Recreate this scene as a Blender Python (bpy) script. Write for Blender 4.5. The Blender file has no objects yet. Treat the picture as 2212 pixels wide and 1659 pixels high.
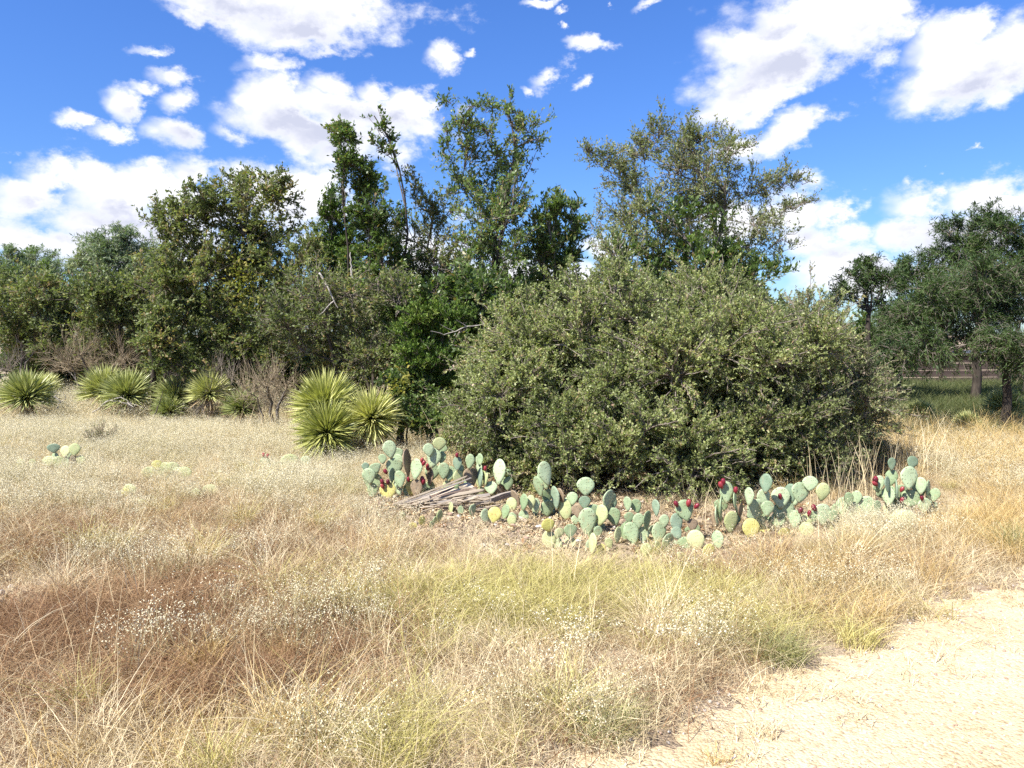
import bpy, math, random
import numpy as np
from mathutils import Vector, Matrix, Euler

rng = np.random.default_rng(11)
random.seed(11)
SC = bpy.context.scene
COL = SC.collection

# ------------------------------------------------------------------ camera
CAM_H = 1.6
F = 1671.0                      # focal length in pixels of a 2212 x 1659 view
PITCH = math.atan((829.5 - 720.0) / F)
cam_data = bpy.data.cameras.new('camera')
cam_data.sensor_width = 36.0
cam_data.lens = 36.0 * F / 2212.0
cam_data.clip_start = 0.05
cam_data.clip_end = 2000.0
cam = bpy.data.objects.new('camera', cam_data)
COL.objects.link(cam)
cam.location = (0, 0, CAM_H)
cam.rotation_euler = (math.pi / 2 - PITCH, 0, 0)
SC.camera = cam

# ------------------------------------------------------------------ sun, exposure
SUN_EL = math.radians(50)
SUN_AZ = math.radians(-132)     # clockwise from the view direction (+Y): from the left, a little behind the camera
sun_dir = Vector((math.sin(SUN_AZ) * math.cos(SUN_EL), math.cos(SUN_AZ) * math.cos(SUN_EL), math.sin(SUN_EL)))
sl = bpy.data.lights.new('sun', 'SUN')
sl.energy = 4.6
sl.angle = math.radians(0.5)
sl.color = (1.0, 0.955, 0.88)
so = bpy.data.objects.new('sun', sl)
COL.objects.link(so)
so.rotation_euler = (-sun_dir).to_track_quat('-Z', 'Y').to_euler()
SC.view_settings.view_transform = 'Standard'
SC.view_settings.look = 'None'
SC.view_settings.gamma = 1.0
SC.view_settings.use_curve_mapping = False
SC.view_settings.exposure = 1.27
SC.render.engine = 'CYCLES'
cy = SC.cycles
cy.max_bounces = 5
cy.diffuse_bounces = 3
cy.glossy_bounces = 2
cy.transmission_bounces = 3
cy.transparent_max_bounces = 4
cy.caustics_reflective = False
cy.caustics_refractive = False
cy.use_denoising = False
cy.sample_clamp_indirect = 6.0

# ------------------------------------------------------------------ view geometry used to plan positions on the ground
FW = np.array([0, math.cos(PITCH), -math.sin(PITCH)])
UP = np.array([0, math.sin(PITCH), math.cos(PITCH)])
RT = np.array([1.0, 0, 0])


def ray(dx, dy):
    u = (dx - 1106.0) / F
    v = (829.5 - dy) / F
    return FW + u * RT + v * UP


def P(dx, dy, D):
    d = ray(dx, dy)
    return np.array([0, 0, CAM_H]) + d * (D / d[1])


def G(dx, dy):
    d = ray(dx, dy)
    return np.array([0, 0, CAM_H]) + d * (CAM_H / -d[2])


def DG(dy):
    return G(1106, dy)[1]


def plan(xy):
    """where ground points fall in the view plan (arrays)"""
    x, y = xy[:, 0], xy[:, 1]
    c = y * FW[1] + (-CAM_H) * FW[2]
    u = x / c
    v = (y * UP[1] + (-CAM_H) * UP[2]) / c
    return 1106 + u * F, 829.5 - v * F


def hz(x, y):
    return 0.012 * np.sin(x * 1.9 + 0.7 * y) + 0.010 * np.sin(y * 2.6 - x * 0.9 + 1.3)


# ------------------------------------------------------------------ node helpers
def nd(nt, typ, **kw):
    n = nt.nodes.new(typ)
    for k, v in kw.items():
        setattr(n, k, v)
    return n


def lk(nt, a, b):
    nt.links.new(a, b)


def math_n(nt, op, a, b=None, c=None, clamp=False):
    n = nd(nt, 'ShaderNodeMath', operation=op, use_clamp=clamp)
    for i, v in enumerate((a, b, c)):
        if v is None:
            continue
        if isinstance(v, (int, float)):
            n.inputs[i].default_value = v
        else:
            lk(nt, v, n.inputs[i])
    return n.outputs[0]


def smooth(nt, val, lo, hi):
    n = nd(nt, 'ShaderNodeMapRange', interpolation_type='SMOOTHSTEP')
    lk(nt, val, n.inputs['Value'])
    n.inputs['From Min'].default_value = lo
    n.inputs['From Max'].default_value = hi
    return n.outputs['Result']


def mixc(nt, fac, a, b, blend='MIX'):
    n = nd(nt, 'ShaderNodeMix', data_type='RGBA', blend_type=blend)
    for s, v in ((n.inputs[0], fac), (n.inputs[6], a), (n.inputs[7], b)):
        if isinstance(v, (int, float)):
            s.default_value = v
        elif isinstance(v, tuple):
            s.default_value = (*v, 1.0) if len(v) == 3 else v
        else:
            lk(nt, v, s)
    return n.outputs[2]


# ------------------------------------------------------------------ sky
def angles(dx, dy):
    d = ray(dx, dy)
    d = d / np.linalg.norm(d)
    return math.atan2(d[0], d[1]), math.asin(d[2])


# cumulus banks: (x, y, rx, ry, tilt degrees, thinness)
CLOUDS = [
    (640, 5, 235, 75, 0, 0), (650, 62, 150, 40, 0, .1), (480, 0, 150, 40, 0, .15), (420, 28, 90, 24, 5, .35),
    (575, 128, 85, 26, -6, .5), (700, 105, 90, 20, 0, .5),
    (345, 108, 85, 20, -14, .38), (375, 158, 62, 27, -8, .22), (300, 190, 60, 22, -10, .5),
    (262, 225, 55, 42, 10, .25), (395, 225, 58, 38, 0, .12), (395, 288, 85, 36, 5, .18),
    (140, 261, 44, 20, 0, .2), (232, 294, 58, 23, 5, .15), (20, 328, 50, 32, 10, .22),
    (585, 215, 80, 58, 0, 0), (600, 262, 130, 50, 0, 0), (735, 190, 75, 42, 0, 0), (820, 205, 42, 48, 0, 0), (885, 225, 46, 48, 0, 0),
    (760, 245, 170, 55, 5, 0), (700, 300, 150, 55, 8, .08), (900, 272, 55, 28, 0, .1), (720, 350, 90, 30, 10, .25), (520, 290, 70, 30, 10, .2),
    (110, 378, 62, 50, 0, 0), (195, 385, 62, 42, 0, 0), (70, 420, 100, 55, 0, 0), (255, 425, 120, 60, 0, 0), (330, 390, 80, 40, 0, 0),
    (425, 385, 62, 55, 0, 0), (400, 430, 150, 60, 0, 0), (560, 405, 95, 55, 0, 0), (650, 425, 90, 62, 0, 0), (320, 478, 340, 55, 0, 0),
    (70, 515, 140, 52, 0, 0), (250, 545, 230, 60, 0, .05), (700, 395, 60, 30, 0, .1),
    (962, 133, 45, 30, 5, .1), (1022, 118, 26, 13, 10, .3),
    (1195, 168, 62, 26, -22, .15), (1262, 172, 32, 18, -30, .25), (1142, 200, 20, 18, 0, .25),
    (1258, 98, 50, 22, -5, .15), (1210, 66, 17, 12, 0, .35), (1160, 14, 48, 14, 0, .3), (1212, 34, 19, 12, 0, .35),
    (1322, 18, 14, 10, 0, .4), (1412, 10, 50, 17, -12, .25),
    (1740, 45, 200, 78, -5, 0), (1840, 70, 120, 85, 0, 0), (1620, 95, 105, 60, 0, 0), (1720, 140, 195, 62, -8, 0),
    (1590, 205, 105, 38, -20, .08), (1660, 225, 110, 28, -18, .2),
    (1705, 285, 125, 36, -17, .1), (1600, 310, 75, 26, -10, .2), (1790, 250, 50, 16, -8, .3),
    (2030, 110, 80, 62, -15, .12), (2110, 160, 170, 58, -12, 0), (2200, 120, 80, 70, 0, 0), (2020, 195, 95, 26, -5, .2),
    (1970, 388, 38, 28, -35, .42), (2062, 372, 27, 11, -10, .5), (2025, 352, 12, 9, 0, .5), (2100, 320, 22, 12, 0, .6),
    (1990, 430, 75, 42, 0, 0), (2120, 430, 95, 46, 0, 0), (2200, 445, 80, 50, 0, 0), (1930, 500, 62, 42, -15, 0), (2080, 510, 170, 70, 0, 0),
    (1700, 455, 90, 58, 0, 0), (1790, 462, 36, 40, 0, 0), (1760, 520, 100, 45, 0, 0), (1800, 580, 90, 60, 0, 0), (1600, 470, 110, 60, 0, 0),
    (1310, 528, 80, 32, 0, .05), (930, 540, 140, 60, 0, 0), (1130, 600, 240, 45, 0, .1), (1900, 590, 120, 40, 0, 0),
]
# greyer undersides of the banks
SHADES = [
    (640, 85, 170, 45, 0), (480, 28, 110, 28, 0), (1690, 150, 170, 34, -8), (1830, 150, 90, 26, -10), (1640, 60, 60, 20, 10), (2080, 200, 120, 24, -6),
    (680, 320, 170, 45, 8), (640, 265, 60, 25, 10), (790, 262, 90, 22, 5), (330, 462, 330, 20, 3), (250, 505, 220, 22, 4), (560, 470, 90, 26, 0),
    (2090, 475, 130, 26, 0), (2010, 545, 130, 40, 0), (1760, 500, 50, 14, 0), (1800, 545, 60, 14, 0), (395, 300, 60, 20, 0),
    (265, 250, 50, 22, 0), (1730, 320, 80, 16, -15), (90, 480, 120, 14, 0), (200, 575, 120, 25, 0), (395, 360, 60, 12, 0),
]


def build_world():
    w = bpy.data.worlds.new('World')
    SC.world = w
    w.use_nodes = True
    nt = w.node_tree
    nt.nodes.clear()
    out = nd(nt, 'ShaderNodeOutputWorld')
    bg = nd(nt, 'ShaderNodeBackground')
    lk(nt, bg.outputs[0], out.inputs[0])
    sky = nd(nt, 'ShaderNodeTexSky', sky_type='NISHITA', sun_disc=False)
    sky.sun_elevation = SUN_EL
    sky.sun_rotation = SUN_AZ
    sky.altitude = 200
    sky.air_density = 1.0
    sky.dust_density = 0.3
    sky.ozone_density = 2.2
    tc = nd(nt, 'ShaderNodeTexCoord')
    dirv = tc.outputs['Generated']
    sep = nd(nt, 'ShaderNodeSeparateXYZ')
    lk(nt, dirv, sep.inputs[0])
    az = math_n(nt, 'ARCTAN2', sep.outputs[0], sep.outputs[1])
    el = math_n(nt, 'ARCSINE', sep.outputs[2])
    # one fractal noise bends the outlines
    sc = nd(nt, 'ShaderNodeVectorMath', operation='MULTIPLY')
    lk(nt, dirv, sc.inputs[0])
    sc.inputs[1].default_value = (1, 1, 1.5)
    n1 = nd(nt, 'ShaderNodeTexNoise')
    n1.inputs['Scale'].default_value = 9.0
    n1.inputs['Detail'].default_value = 9.0
    n1.inputs['Roughness'].default_value = 0.66
    lk(nt, sc.outputs[0], n1.inputs['Vector'])
    v1 = nd(nt, 'ShaderNodeTexVoronoi', feature='SMOOTH_F1')
    v1.inputs['Scale'].default_value = 26.0
    v1.inputs['Smoothness'].default_value = 0.35
    v1.inputs['Detail'].default_value = 2.0
    v1.inputs['Roughness'].default_value = 0.5
    lk(nt, sc.outputs[0], v1.inputs['Vector'])
    comb = nd(nt, 'ShaderNodeCombineXYZ')
    nsep = nd(nt, 'ShaderNodeSeparateColor')
    lk(nt, n1.outputs['Color'], nsep.inputs[0])
    azw = math_n(nt, 'MULTIPLY_ADD', math_n(nt, 'SUBTRACT', nsep.outputs[0], 0.5), 0.11, az)
    elw = math_n(nt, 'MULTIPLY_ADD', math_n(nt, 'SUBTRACT', nsep.outputs[1], 0.5), 0.075, el)
    lk(nt, azw, comb.inputs[0])
    lk(nt, elw, comb.inputs[1])

    def field(items, first=None):
        acc = first
        for it in items:
            x, y, rx, ry, tilt = it[:5]
            thin = it[5] if len(it) > 5 else 0
            if len(it) > 5 and rx < 100:
                thin += .10 * (100 - rx) / 60
            a, e = angles(x, y)
            a2, _ = angles(x + 10, y)
            _, e2 = angles(x, y - 10)
            m = nd(nt, 'ShaderNodeMapping', vector_type='TEXTURE')
            if acc is None:
                lk(nt, comb.outputs[0], m.inputs['Vector'])
            else:                       # the third axis only keeps the nodes in one chain (its scale makes it vanish)
                cb = nd(nt, 'ShaderNodeCombineXYZ')
                lk(nt, azw, cb.inputs[0])
                lk(nt, elw, cb.inputs[1])
                lk(nt, acc, cb.inputs[2])
                lk(nt, cb.outputs[0], m.inputs['Vector'])
            m.inputs['Location'].default_value = (a, e, 0)
            m.inputs['Rotation'].default_value = (0, 0, math.radians(-tilt))
            m.inputs['Scale'].default_value = (rx * abs(a2 - a) / 10, ry * abs(e2 - e) / 10, 1e7)
            ln = nd(nt, 'ShaderNodeVectorMath', operation='LENGTH')
            lk(nt, m.outputs[0], ln.inputs[0])
            val = ln.outputs['Value']
            if thin:
                val = math_n(nt, 'ADD', val, thin * 1.05)
            acc = val if acc is None else math_n(nt, 'MINIMUM', acc, val)
        return acc

    f = field(CLOUDS)
    # the same kind of sky goes on round the rest of the dome
    n3 = nd(nt, 'ShaderNodeTexNoise')
    n3.inputs['Scale'].default_value = 3.2
    n3.inputs['Detail'].default_value = 3.0
    lk(nt, sc.outputs[0], n3.inputs['Vector'])
    wild = smooth(nt, n3.outputs['Fac'], 0.68, 0.50)
    wild = math_n(nt, 'MULTIPLY_ADD', wild, 1.8, 0.1)
    off = math_n(nt, 'MAXIMUM', smooth(nt, math_n(nt, 'ABSOLUTE', az), 0.66, 0.78), smooth(nt, el, 0.50, 0.62))
    inv = math_n(nt, 'MULTIPLY_ADD', math_n(nt, 'SUBTRACT', 1.0, off), 4.0, wild)
    f = math_n(nt, 'MINIMUM', f, inv)
    # puffs: fine noise and rounded cells move the edge in and out
    puff = math_n(nt, 'MULTIPLY_ADD', math_n(nt, 'SUBTRACT', n1.outputs['Fac'], 0.5), 3.1, 0.0)
    cell = math_n(nt, 'MULTIPLY', math_n(nt, 'SUBTRACT', v1.outputs['Distance'], 0.35), 0.45)
    g = math_n(nt, 'ADD', math_n(nt, 'ADD', f, puff), cell)
    dens = smooth(nt, g, 1.62, 0.68)
    shade_f = math_n(nt, 'ADD', field(SHADES, math_n(nt, 'ADD', f, 90.0)), math_n(nt, 'MULTIPLY', puff, 0.7))
    sh = math_n(nt, 'MULTIPLY', smooth(nt, shade_f, 2.1, 0.0), smooth(nt, g, 1.3, 0.1))
    lumps = smooth(nt, math_n(nt, 'ADD', n1.outputs['Fac'], cell), 0.48, 0.72)
    sh = math_n(nt, 'ADD', sh, math_n(nt, 'MULTIPLY', lumps, 0.25), clamp=True)
    ccol = mixc(nt, sh, SKY_CLOUD, SKY_CLOUD_GREY)
    hs = nd(nt, 'ShaderNodeHueSaturation')
    hs.inputs['Saturation'].default_value = 1.22
    lk(nt, sky.outputs[0], hs.inputs['Color'])
    clear = mixc(nt, smooth(nt, el, -0.05, 0.42), SKY_LOW, SKY_TINT)      # a dry, clear air: the horizon stays blue all round
    tint = mixc(nt, 1.0, hs.outputs[0], clear, 'MULTIPLY')
    mix = mixc(nt, dens, tint, ccol)
    lk(nt, mix, bg.inputs[0])
    bg.inputs[1].default_value = SKY_STRENGTH
    w.cycles.sampling_method = 'MANUAL'
    w.cycles.sample_map_resolution = 512


SKY_STRENGTH = 0.10
SKY_TINT = (0.56, 0.63, 0.89)
SKY_LOW = (0.36, 0.48, 0.68)
SKY_CLOUD = (5.4, 5.4, 5.5)
SKY_CLOUD_GREY = (2.85, 3.0, 3.7)
build_world()


# ------------------------------------------------------------------ mesh helpers
def tag(o, label=None, cat=None, group=None, kind=None):
    if label:
        o['label'] = label
    if cat:
        o['category'] = cat
    if group:
        o['group'] = group
    if kind:
        o['kind'] = kind
    return o


def make_mesh(name, verts, faces, mat, tint=None, smooth_shade=False):
    """verts (N,3), faces (M,k) with one k"""
    verts = np.ascontiguousarray(verts, dtype=np.float32)
    faces = np.ascontiguousarray(faces, dtype=np.int32)
    me = bpy.data.meshes.new(name)
    me.vertices.add(len(verts))
    me.vertices.foreach_set('co', verts.ravel())
    m, k = faces.shape
    me.loops.add(m * k)
    me.loops.foreach_set('vertex_index', faces.ravel())
    me.polygons.add(m)
    me.polygons.foreach_set('loop_start', np.arange(0, m * k, k, dtype=np.int32))
    me.polygons.foreach_set('loop_total', np.full(m, k, dtype=np.int32))
    if smooth_shade:
        me.polygons.foreach_set('use_smooth', np.ones(m, dtype=bool))
    if tint is not None:
        a = me.attributes.new('tint', 'FLOAT', 'POINT')
        a.data.foreach_set('value', np.ascontiguousarray(tint, dtype=np.float32))
    me.update(calc_edges=True)
    if mat:
        me.materials.append(mat)
    return me


def link(name, me, parent=None, loc=(0, 0, 0)):
    o = bpy.data.objects.new(name, me)
    COL.objects.link(o)
    if parent is not None:
        o.parent = parent
    o.location = Vector([float(v) for v in loc])
    return o


def thing(name, label, cat, loc=(0, 0, 0), group=None):
    o = link(name, None, None, loc)
    o.empty_display_size = 0.1
    return tag(o, label, cat, group)


def unit(a):
    return a / np.maximum(np.linalg.norm(a, axis=-1, keepdims=True), 1e-9)


def rand_dir(n):
    return unit(rng.normal(size=(n, 3)))


def tubes(pts, rad, S=5):
    """pts (B,K,3), rad (B,K) -> verts, quad faces, per-vertex random"""
    B, K, _ = pts.shape
    tan = np.gradient(pts, axis=1)
    tan = unit(tan)
    ref = np.where(np.abs(tan[..., 2:3]) > 0.85, np.array([1.0, 0.1, 0]), np.array([0.05, 0, 1.0]))
    n = unit(np.cross(tan, ref))
    b = np.cross(tan, n)
    ang = np.arange(S) * 2 * math.pi / S
    ring = n[:, :, None, :] * np.cos(ang)[None, None, :, None] + b[:, :, None, :] * np.sin(ang)[None, None, :, None]
    v = pts[:, :, None, :] + ring * rad[:, :, None, None]
    idx = np.arange(B * K * S).reshape(B, K, S)
    a = idx[:, :-1, :]
    c = idx[:, 1:, :]
    faces = np.stack([a, np.roll(a, -1, axis=2), np.roll(c, -1, axis=2), c], axis=-1).reshape(-1, 4)
    tint = np.repeat(rng.random(B), K * S)
    return v.reshape(-1, 3), faces, tint


def leaf_quads(pos, d, nrm, ln, wd, fold=0.12):
    d = unit(d)
    side = unit(np.cross(d, nrm))
    n2 = np.cross(side, d)
    mid = pos + d * (ln * 0.48)[:, None]
    lift = n2 * (wd * fold)[:, None]
    v = np.stack([pos, mid + side * (wd * .5)[:, None] + lift, pos + d * ln[:, None], mid - side * (wd * .5)[:, None] + lift], axis=1)
    N = len(pos)
    i = np.arange(N * 4).reshape(N, 4)
    return v.reshape(-1, 3), i


def bezier(p0, p1, p2, K):
    t = np.linspace(0, 1, K)[None, :, None]
    return p0[:, None] * (1 - t) ** 2 + p1[:, None] * 2 * t * (1 - t) + p2[:, None] * t ** 2


def along(pts, which, t):
    K = pts.shape[1]
    f = np.clip(t, 0, 1) * (K - 1)
    i = np.minimum(f.astype(int), K - 2)
    fr = (f - i)[:, None]
    return pts[which, i] * (1 - fr) + pts[which, i + 1] * fr


# ------------------------------------------------------------------ materials
def new_mat(name):
    m = bpy.data.materials.new(name)
    m.use_nodes = True
    nt = m.node_tree
    nt.nodes.clear()
    return m, nt


def ramp_node(nt, fac, stops):
    r = nd(nt, 'ShaderNodeValToRGB')
    e = r.color_ramp.elements
    while len(e) < len(stops):
        e.new(0.5)
    for el_, (p, c) in zip(e, stops):
        el_.position = p
        el_.color = (*c, 1)
    lk(nt, fac, r.inputs[0])
    return r.outputs[0]


def leaf_mat(name, stops, trans=0.38, rough=0.55, spec=0.3, trans_tint=(1.1, 1.25, 0.6), instancer=False, jitter=0.0):
    m, nt = new_mat(name)
    out = nd(nt, 'ShaderNodeOutputMaterial')
    at = nd(nt, 'ShaderNodeAttribute', attribute_name='tint')
    fac = at.outputs['Fac']
    if instancer:
        oi = nd(nt, 'ShaderNodeObjectInfo')
        fac = math_n(nt, 'ADD', math_n(nt, 'MULTIPLY', fac, 1 - jitter), math_n(nt, 'MULTIPLY', oi.outputs['Random'], jitter))
    col = ramp_node(nt, fac, stops)
    pb = nd(nt, 'ShaderNodeBsdfPrincipled')
    lk(nt, col, pb.inputs['Base Color'])
    pb.inputs['Roughness'].default_value = rough
    pb.inputs['Specular IOR Level'].default_value = spec
    tr = nd(nt, 'ShaderNodeBsdfTranslucent')
    lk(nt, mixc(nt, 1.0, col, trans_tint, 'MULTIPLY'), tr.inputs[0])
    mx = nd(nt, 'ShaderNodeMixShader')
    mx.inputs[0].default_value = trans
    lk(nt, pb.outputs[0], mx.inputs[1])
    lk(nt, tr.outputs[0], mx.inputs[2])
    lk(nt, mx.outputs[0], out.inputs[0])
    return m


def bark_mat(name, c1, c2, scale=18, stretch=(1, 1, .25), bump=0.4, rough=0.9):
    m, nt = new_mat(name)
    out = nd(nt, 'ShaderNodeOutputMaterial')
    tc = nd(nt, 'ShaderNodeTexCoord')
    mp = nd(nt, 'ShaderNodeMapping')
    mp.inputs['Scale'].default_value = stretch
    lk(nt, tc.outputs['Object'], mp.inputs[0])
    n = nd(nt, 'ShaderNodeTexNoise')
    n.inputs['Scale'].default_value = scale
    n.inputs['Detail'].default_value = 6
    lk(nt, mp.outputs[0], n.inputs['Vector'])
    col = ramp_node(nt, n.outputs['Fac'], [(0.3, c1), (0.7, c2)])
    pb = nd(nt, 'ShaderNodeBsdfPrincipled')
    lk(nt, col, pb.inputs['Base Color'])
    pb.inputs['Roughness'].default_value = rough
    pb.inputs['Specular IOR Level'].default_value = 0.15
    bp = nd(nt, 'ShaderNodeBump')
    bp.inputs['Strength'].default_value = bump
    bp.inputs['Distance'].default_value = 0.01
    lk(nt, n.outputs['Fac'], bp.inputs['Height'])
    lk(nt, bp.outputs[0], pb.inputs['Normal'])
    lk(nt, pb.outputs[0], out.inputs[0])
    return m


def ground_mat(name, stops, fine_stops, bump=0.5, peb=90.0):
    m, nt = new_mat(name)
    out = nd(nt, 'ShaderNodeOutputMaterial')
    tc = nd(nt, 'ShaderNodeTexCoord')
    n1 = nd(nt, 'ShaderNodeTexNoise')
    n1.inputs['Scale'].default_value = 1.3
    n1.inputs['Detail'].default_value = 8
    n1.inputs['Roughness'].default_value = 0.65
    lk(nt, tc.outputs['Object'], n1.inputs['Vector'])
    vo = nd(nt, 'ShaderNodeTexVoronoi')
    vo.inputs['Scale'].default_value = peb
    lk(nt, tc.outputs['Object'], vo.inputs['Vector'])
    n2 = nd(nt, 'ShaderNodeTexNoise')
    n2.inputs['Scale'].default_value = 45
    n2.inputs['Detail'].default_value = 6
    n2.inputs['Roughness'].default_value = 0.7
    lk(nt, tc.outputs['Object'], n2.inputs['Vector'])
    c = ramp_node(nt, n1.outputs['Fac'], stops)
    sepc = nd(nt, 'ShaderNodeSeparateColor')
    lk(nt, vo.outputs['Color'], sepc.inputs[0])
    c2 = ramp_node(nt, math_n(nt, 'ADD', math_n(nt, 'MULTIPLY', sepc.outputs[0], 0.55), math_n(nt, 'MULTIPLY', n2.outputs['Fac'], 0.45)), fine_stops)
    col = mixc(nt, 1.0, c, c2, 'MULTIPLY')
    pb = nd(nt, 'ShaderNodeBsdfPrincipled')
    lk(nt, col, pb.inputs['Base Color'])
    pb.inputs['Roughness'].default_value = 0.95
    pb.inputs['Specular IOR Level'].default_value = 0.1
    bp = nd(nt, 'ShaderNodeBump')
    bp.inputs['Strength'].default_value = bump
    bp.inputs['Distance'].default_value = 0.012
    hsum = math_n(nt, 'ADD', math_n(nt, 'MULTIPLY', vo.outputs['Distance'], -0.7), n2.outputs['Fac'])
    lk(nt, hsum, bp.inputs['Height'])
    lk(nt, bp.outputs[0], pb.inputs['Normal'])
    lk(nt, pb.outputs[0], out.inputs[0])
    return m


M = {}
M['soil'] = ground_mat('soil', [(0.3, (0.25, 0.19, 0.13)), (0.5, (0.35, 0.28, 0.20)), (0.72, (0.45, 0.37, 0.275))],
                       [(0.2, (0.62, 0.58, 0.54)), (0.5, (1.0, 1.0, 1.0)), (0.85, (1.18, 1.12, 1.05))], 0.9)
M['path'] = ground_mat('path_gravel', [(0.3, (0.49, 0.385, 0.235)), (0.55, (0.56, 0.455, 0.295)), (0.75, (0.62, 0.52, 0.36))],
                       [(0.18, (0.70, 0.66, 0.6)), (0.45, (0.98, 0.98, 0.98)), (0.85, (1.14, 1.12, 1.08))], 0.8, 75.0)
M['bark_grey'] = bark_mat('bark_grey', (0.07, 0.06, 0.05), (0.20, 0.175, 0.15))
M['bark_dark'] = bark_mat('bark_dark', (0.025, 0.02, 0.017), (0.085, 0.07, 0.055))
M['twig'] = bark_mat('twig_grey', (0.13, 0.105, 0.085), (0.28, 0.24, 0.20), bump=0)
M['twig_red'] = bark_mat('twig_brown', (0.17, 0.13, 0.085), (0.38, 0.31, 0.21), bump=0)
M['dead_wood'] = bark_mat('dead_wood', (0.22, 0.20, 0.175), (0.44, 0.40, 0.35), bump=.2)
M['leaf_olive'] = leaf_mat('leaf_olive', [(0, (0.081, 0.106, 0.038)), (0.5, (0.163, 0.197, 0.077)), (0.85, (0.273, 0.302, 0.113)), (1, (0.312, 0.212, 0.109))])
M['leaf_shrub'] = leaf_mat('leaf_shrub', [(0, (0.128, 0.152, 0.056)), (0.45, (0.246, 0.286, 0.111)), (0.9, (0.433, 0.465, 0.195)), (1, (0.404, 0.272, 0.186))], rough=.45, spec=.4)
M['leaf_grey'] = leaf_mat('leaf_grey', [(0, (0.108, 0.132, 0.058)), (0.5, (0.204, 0.234, 0.107)), (0.85, (0.316, 0.345, 0.175)), (1, (0.359, 0.272, 0.166))])
M['leaf_dark'] = leaf_mat('leaf_dark', [(0, (0.051, 0.083, 0.024)), (0.5, (0.102, 0.158, 0.045)), (0.9, (0.180, 0.252, 0.068)), (1, (0.300, 0.221, 0.090))], rough=.4, spec=.45)
M['leaf_mid'] = leaf_mat('leaf_mid', [(0, (0.069, 0.110, 0.036)), (0.5, (0.133, 0.195, 0.065)), (0.9, (0.240, 0.304, 0.101)), (1, (0.333, 0.244, 0.109))], rough=.45, spec=.4)
M['leaf_yellow'] = leaf_mat('leaf_yellow', [(0, (0.12, 0.14, 0.03)), (0.6, (0.24, 0.24, 0.05)), (1, (0.36, 0.30, 0.07))])
M['leaf_juniper'] = leaf_mat('leaf_juniper', [(0, (0.043, 0.085, 0.015)), (0.6, (0.098, 0.173, 0.025)), (1, (0.200, 0.250, 0.044))], trans=.15)
M['leaf_mesquite'] = leaf_mat('leaf_mesquite', [(0, (0.030, 0.055, 0.018)), (0.6, (0.063, 0.106, 0.030)), (1, (0.109, 0.155, 0.046))], trans=.3)
M['leaf_blue'] = leaf_mat('leaf_bluegreen', [(0, (0.121, 0.169, 0.095)), (0.6, (0.189, 0.250, 0.142)), (1, (0.270, 0.297, 0.162))], trans=.3)


# ------------------------------------------------------------------ ground and path
def build_ground():
    rr = np.concatenate([np.linspace(0, 20, 90), np.geomspace(21, 900, 40)])
    A = 120
    th = np.arange(A) * 2 * math.pi / A
    x = rr[:, None] * np.cos(th)[None]
    y = rr[:, None] * np.sin(th)[None] + 5
    z = hz(x, y) * np.clip((22 - rr[:, None]) / 6, 0, 1)
    v = np.stack([x, y, z], -1).reshape(-1, 3)
    i = np.arange(len(rr) * A).reshape(len(rr), A)
    a, b = i[:-1], i[1:]
    f = np.stack([a, np.roll(a, -1, 1), np.roll(b, -1, 1), b], -1).reshape(-1, 4)[:, ::-1]
    o = link('ground', make_mesh('ground', v, f, M['soil'], smooth_shade=True))
    tag(o, 'dry sandy ground under the grass and brush', None, None, 'structure')


EDGE = np.array([G(*p)[:2] for p in [(1080, 1790), (1215, 1680), (1385, 1598), (1525, 1526), (1650, 1470), (1780, 1425), (1900, 1365), (2050, 1300), (2212, 1238), (2600, 1120)]])


def edge_points(n):
    seg = np.r_[0, np.cumsum(np.linalg.norm(np.diff(EDGE, axis=0), axis=1))]
    s = np.linspace(0, seg[-1], n)
    return np.stack([np.interp(s, seg, EDGE[:, 0]), np.interp(s, seg, EDGE[:, 1])], 1)


EP = edge_points(500)
NRM = np.array([0.60, -0.80])


def path_side(xy):
    """signed distance to the verge line: positive on the path"""
    out = np.empty(len(xy))
    for s in range(0, len(xy), 4000):
        q = xy[s:s + 4000]
        d = q[:, None] - EP[None, ::4]
        r = np.einsum('ijk,ijk->ij', d, d)
        j = r.argmin(1)
        sg = np.sign((d[np.arange(len(q)), j] * NRM).sum(1))
        out[s:s + 4000] = np.sqrt(r.min(1)) * sg
    return out


def build_path():
    n = 500
    e = EP.copy()
    s = np.arange(n)
    jag = sum(a * np.sin(s * f + p) for a, f, p in ((.06, .06, 1), (.04, .17, 2), (.025, .41, .3), (.018, .93, 2.2))) + rng.normal(0, .012, n)
    e = e - NRM * (jag[:, None] - 0.02)
    w = np.linspace(0, 1, 40) ** 1.5 * 4.2
    xy = e[:, None] + NRM * w[None, :, None]
    z = hz(xy[..., 0], xy[..., 1]) + 0.004
    v = np.concatenate([xy, z[..., None]], -1).reshape(-1, 3)
    i = np.arange(n * 40).reshape(n, 40)
    f = np.stack([i[:-1, :-1], i[:-1, 1:], i[1:, 1:], i[1:, :-1]], -1).reshape(-1, 4)
    o = link('path', make_mesh('path', v, f, M['path'], smooth_shade=True))
    tag(o, 'pale gravel path beside the dry grass', None, None, 'structure')


build_ground()
build_path()


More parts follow.
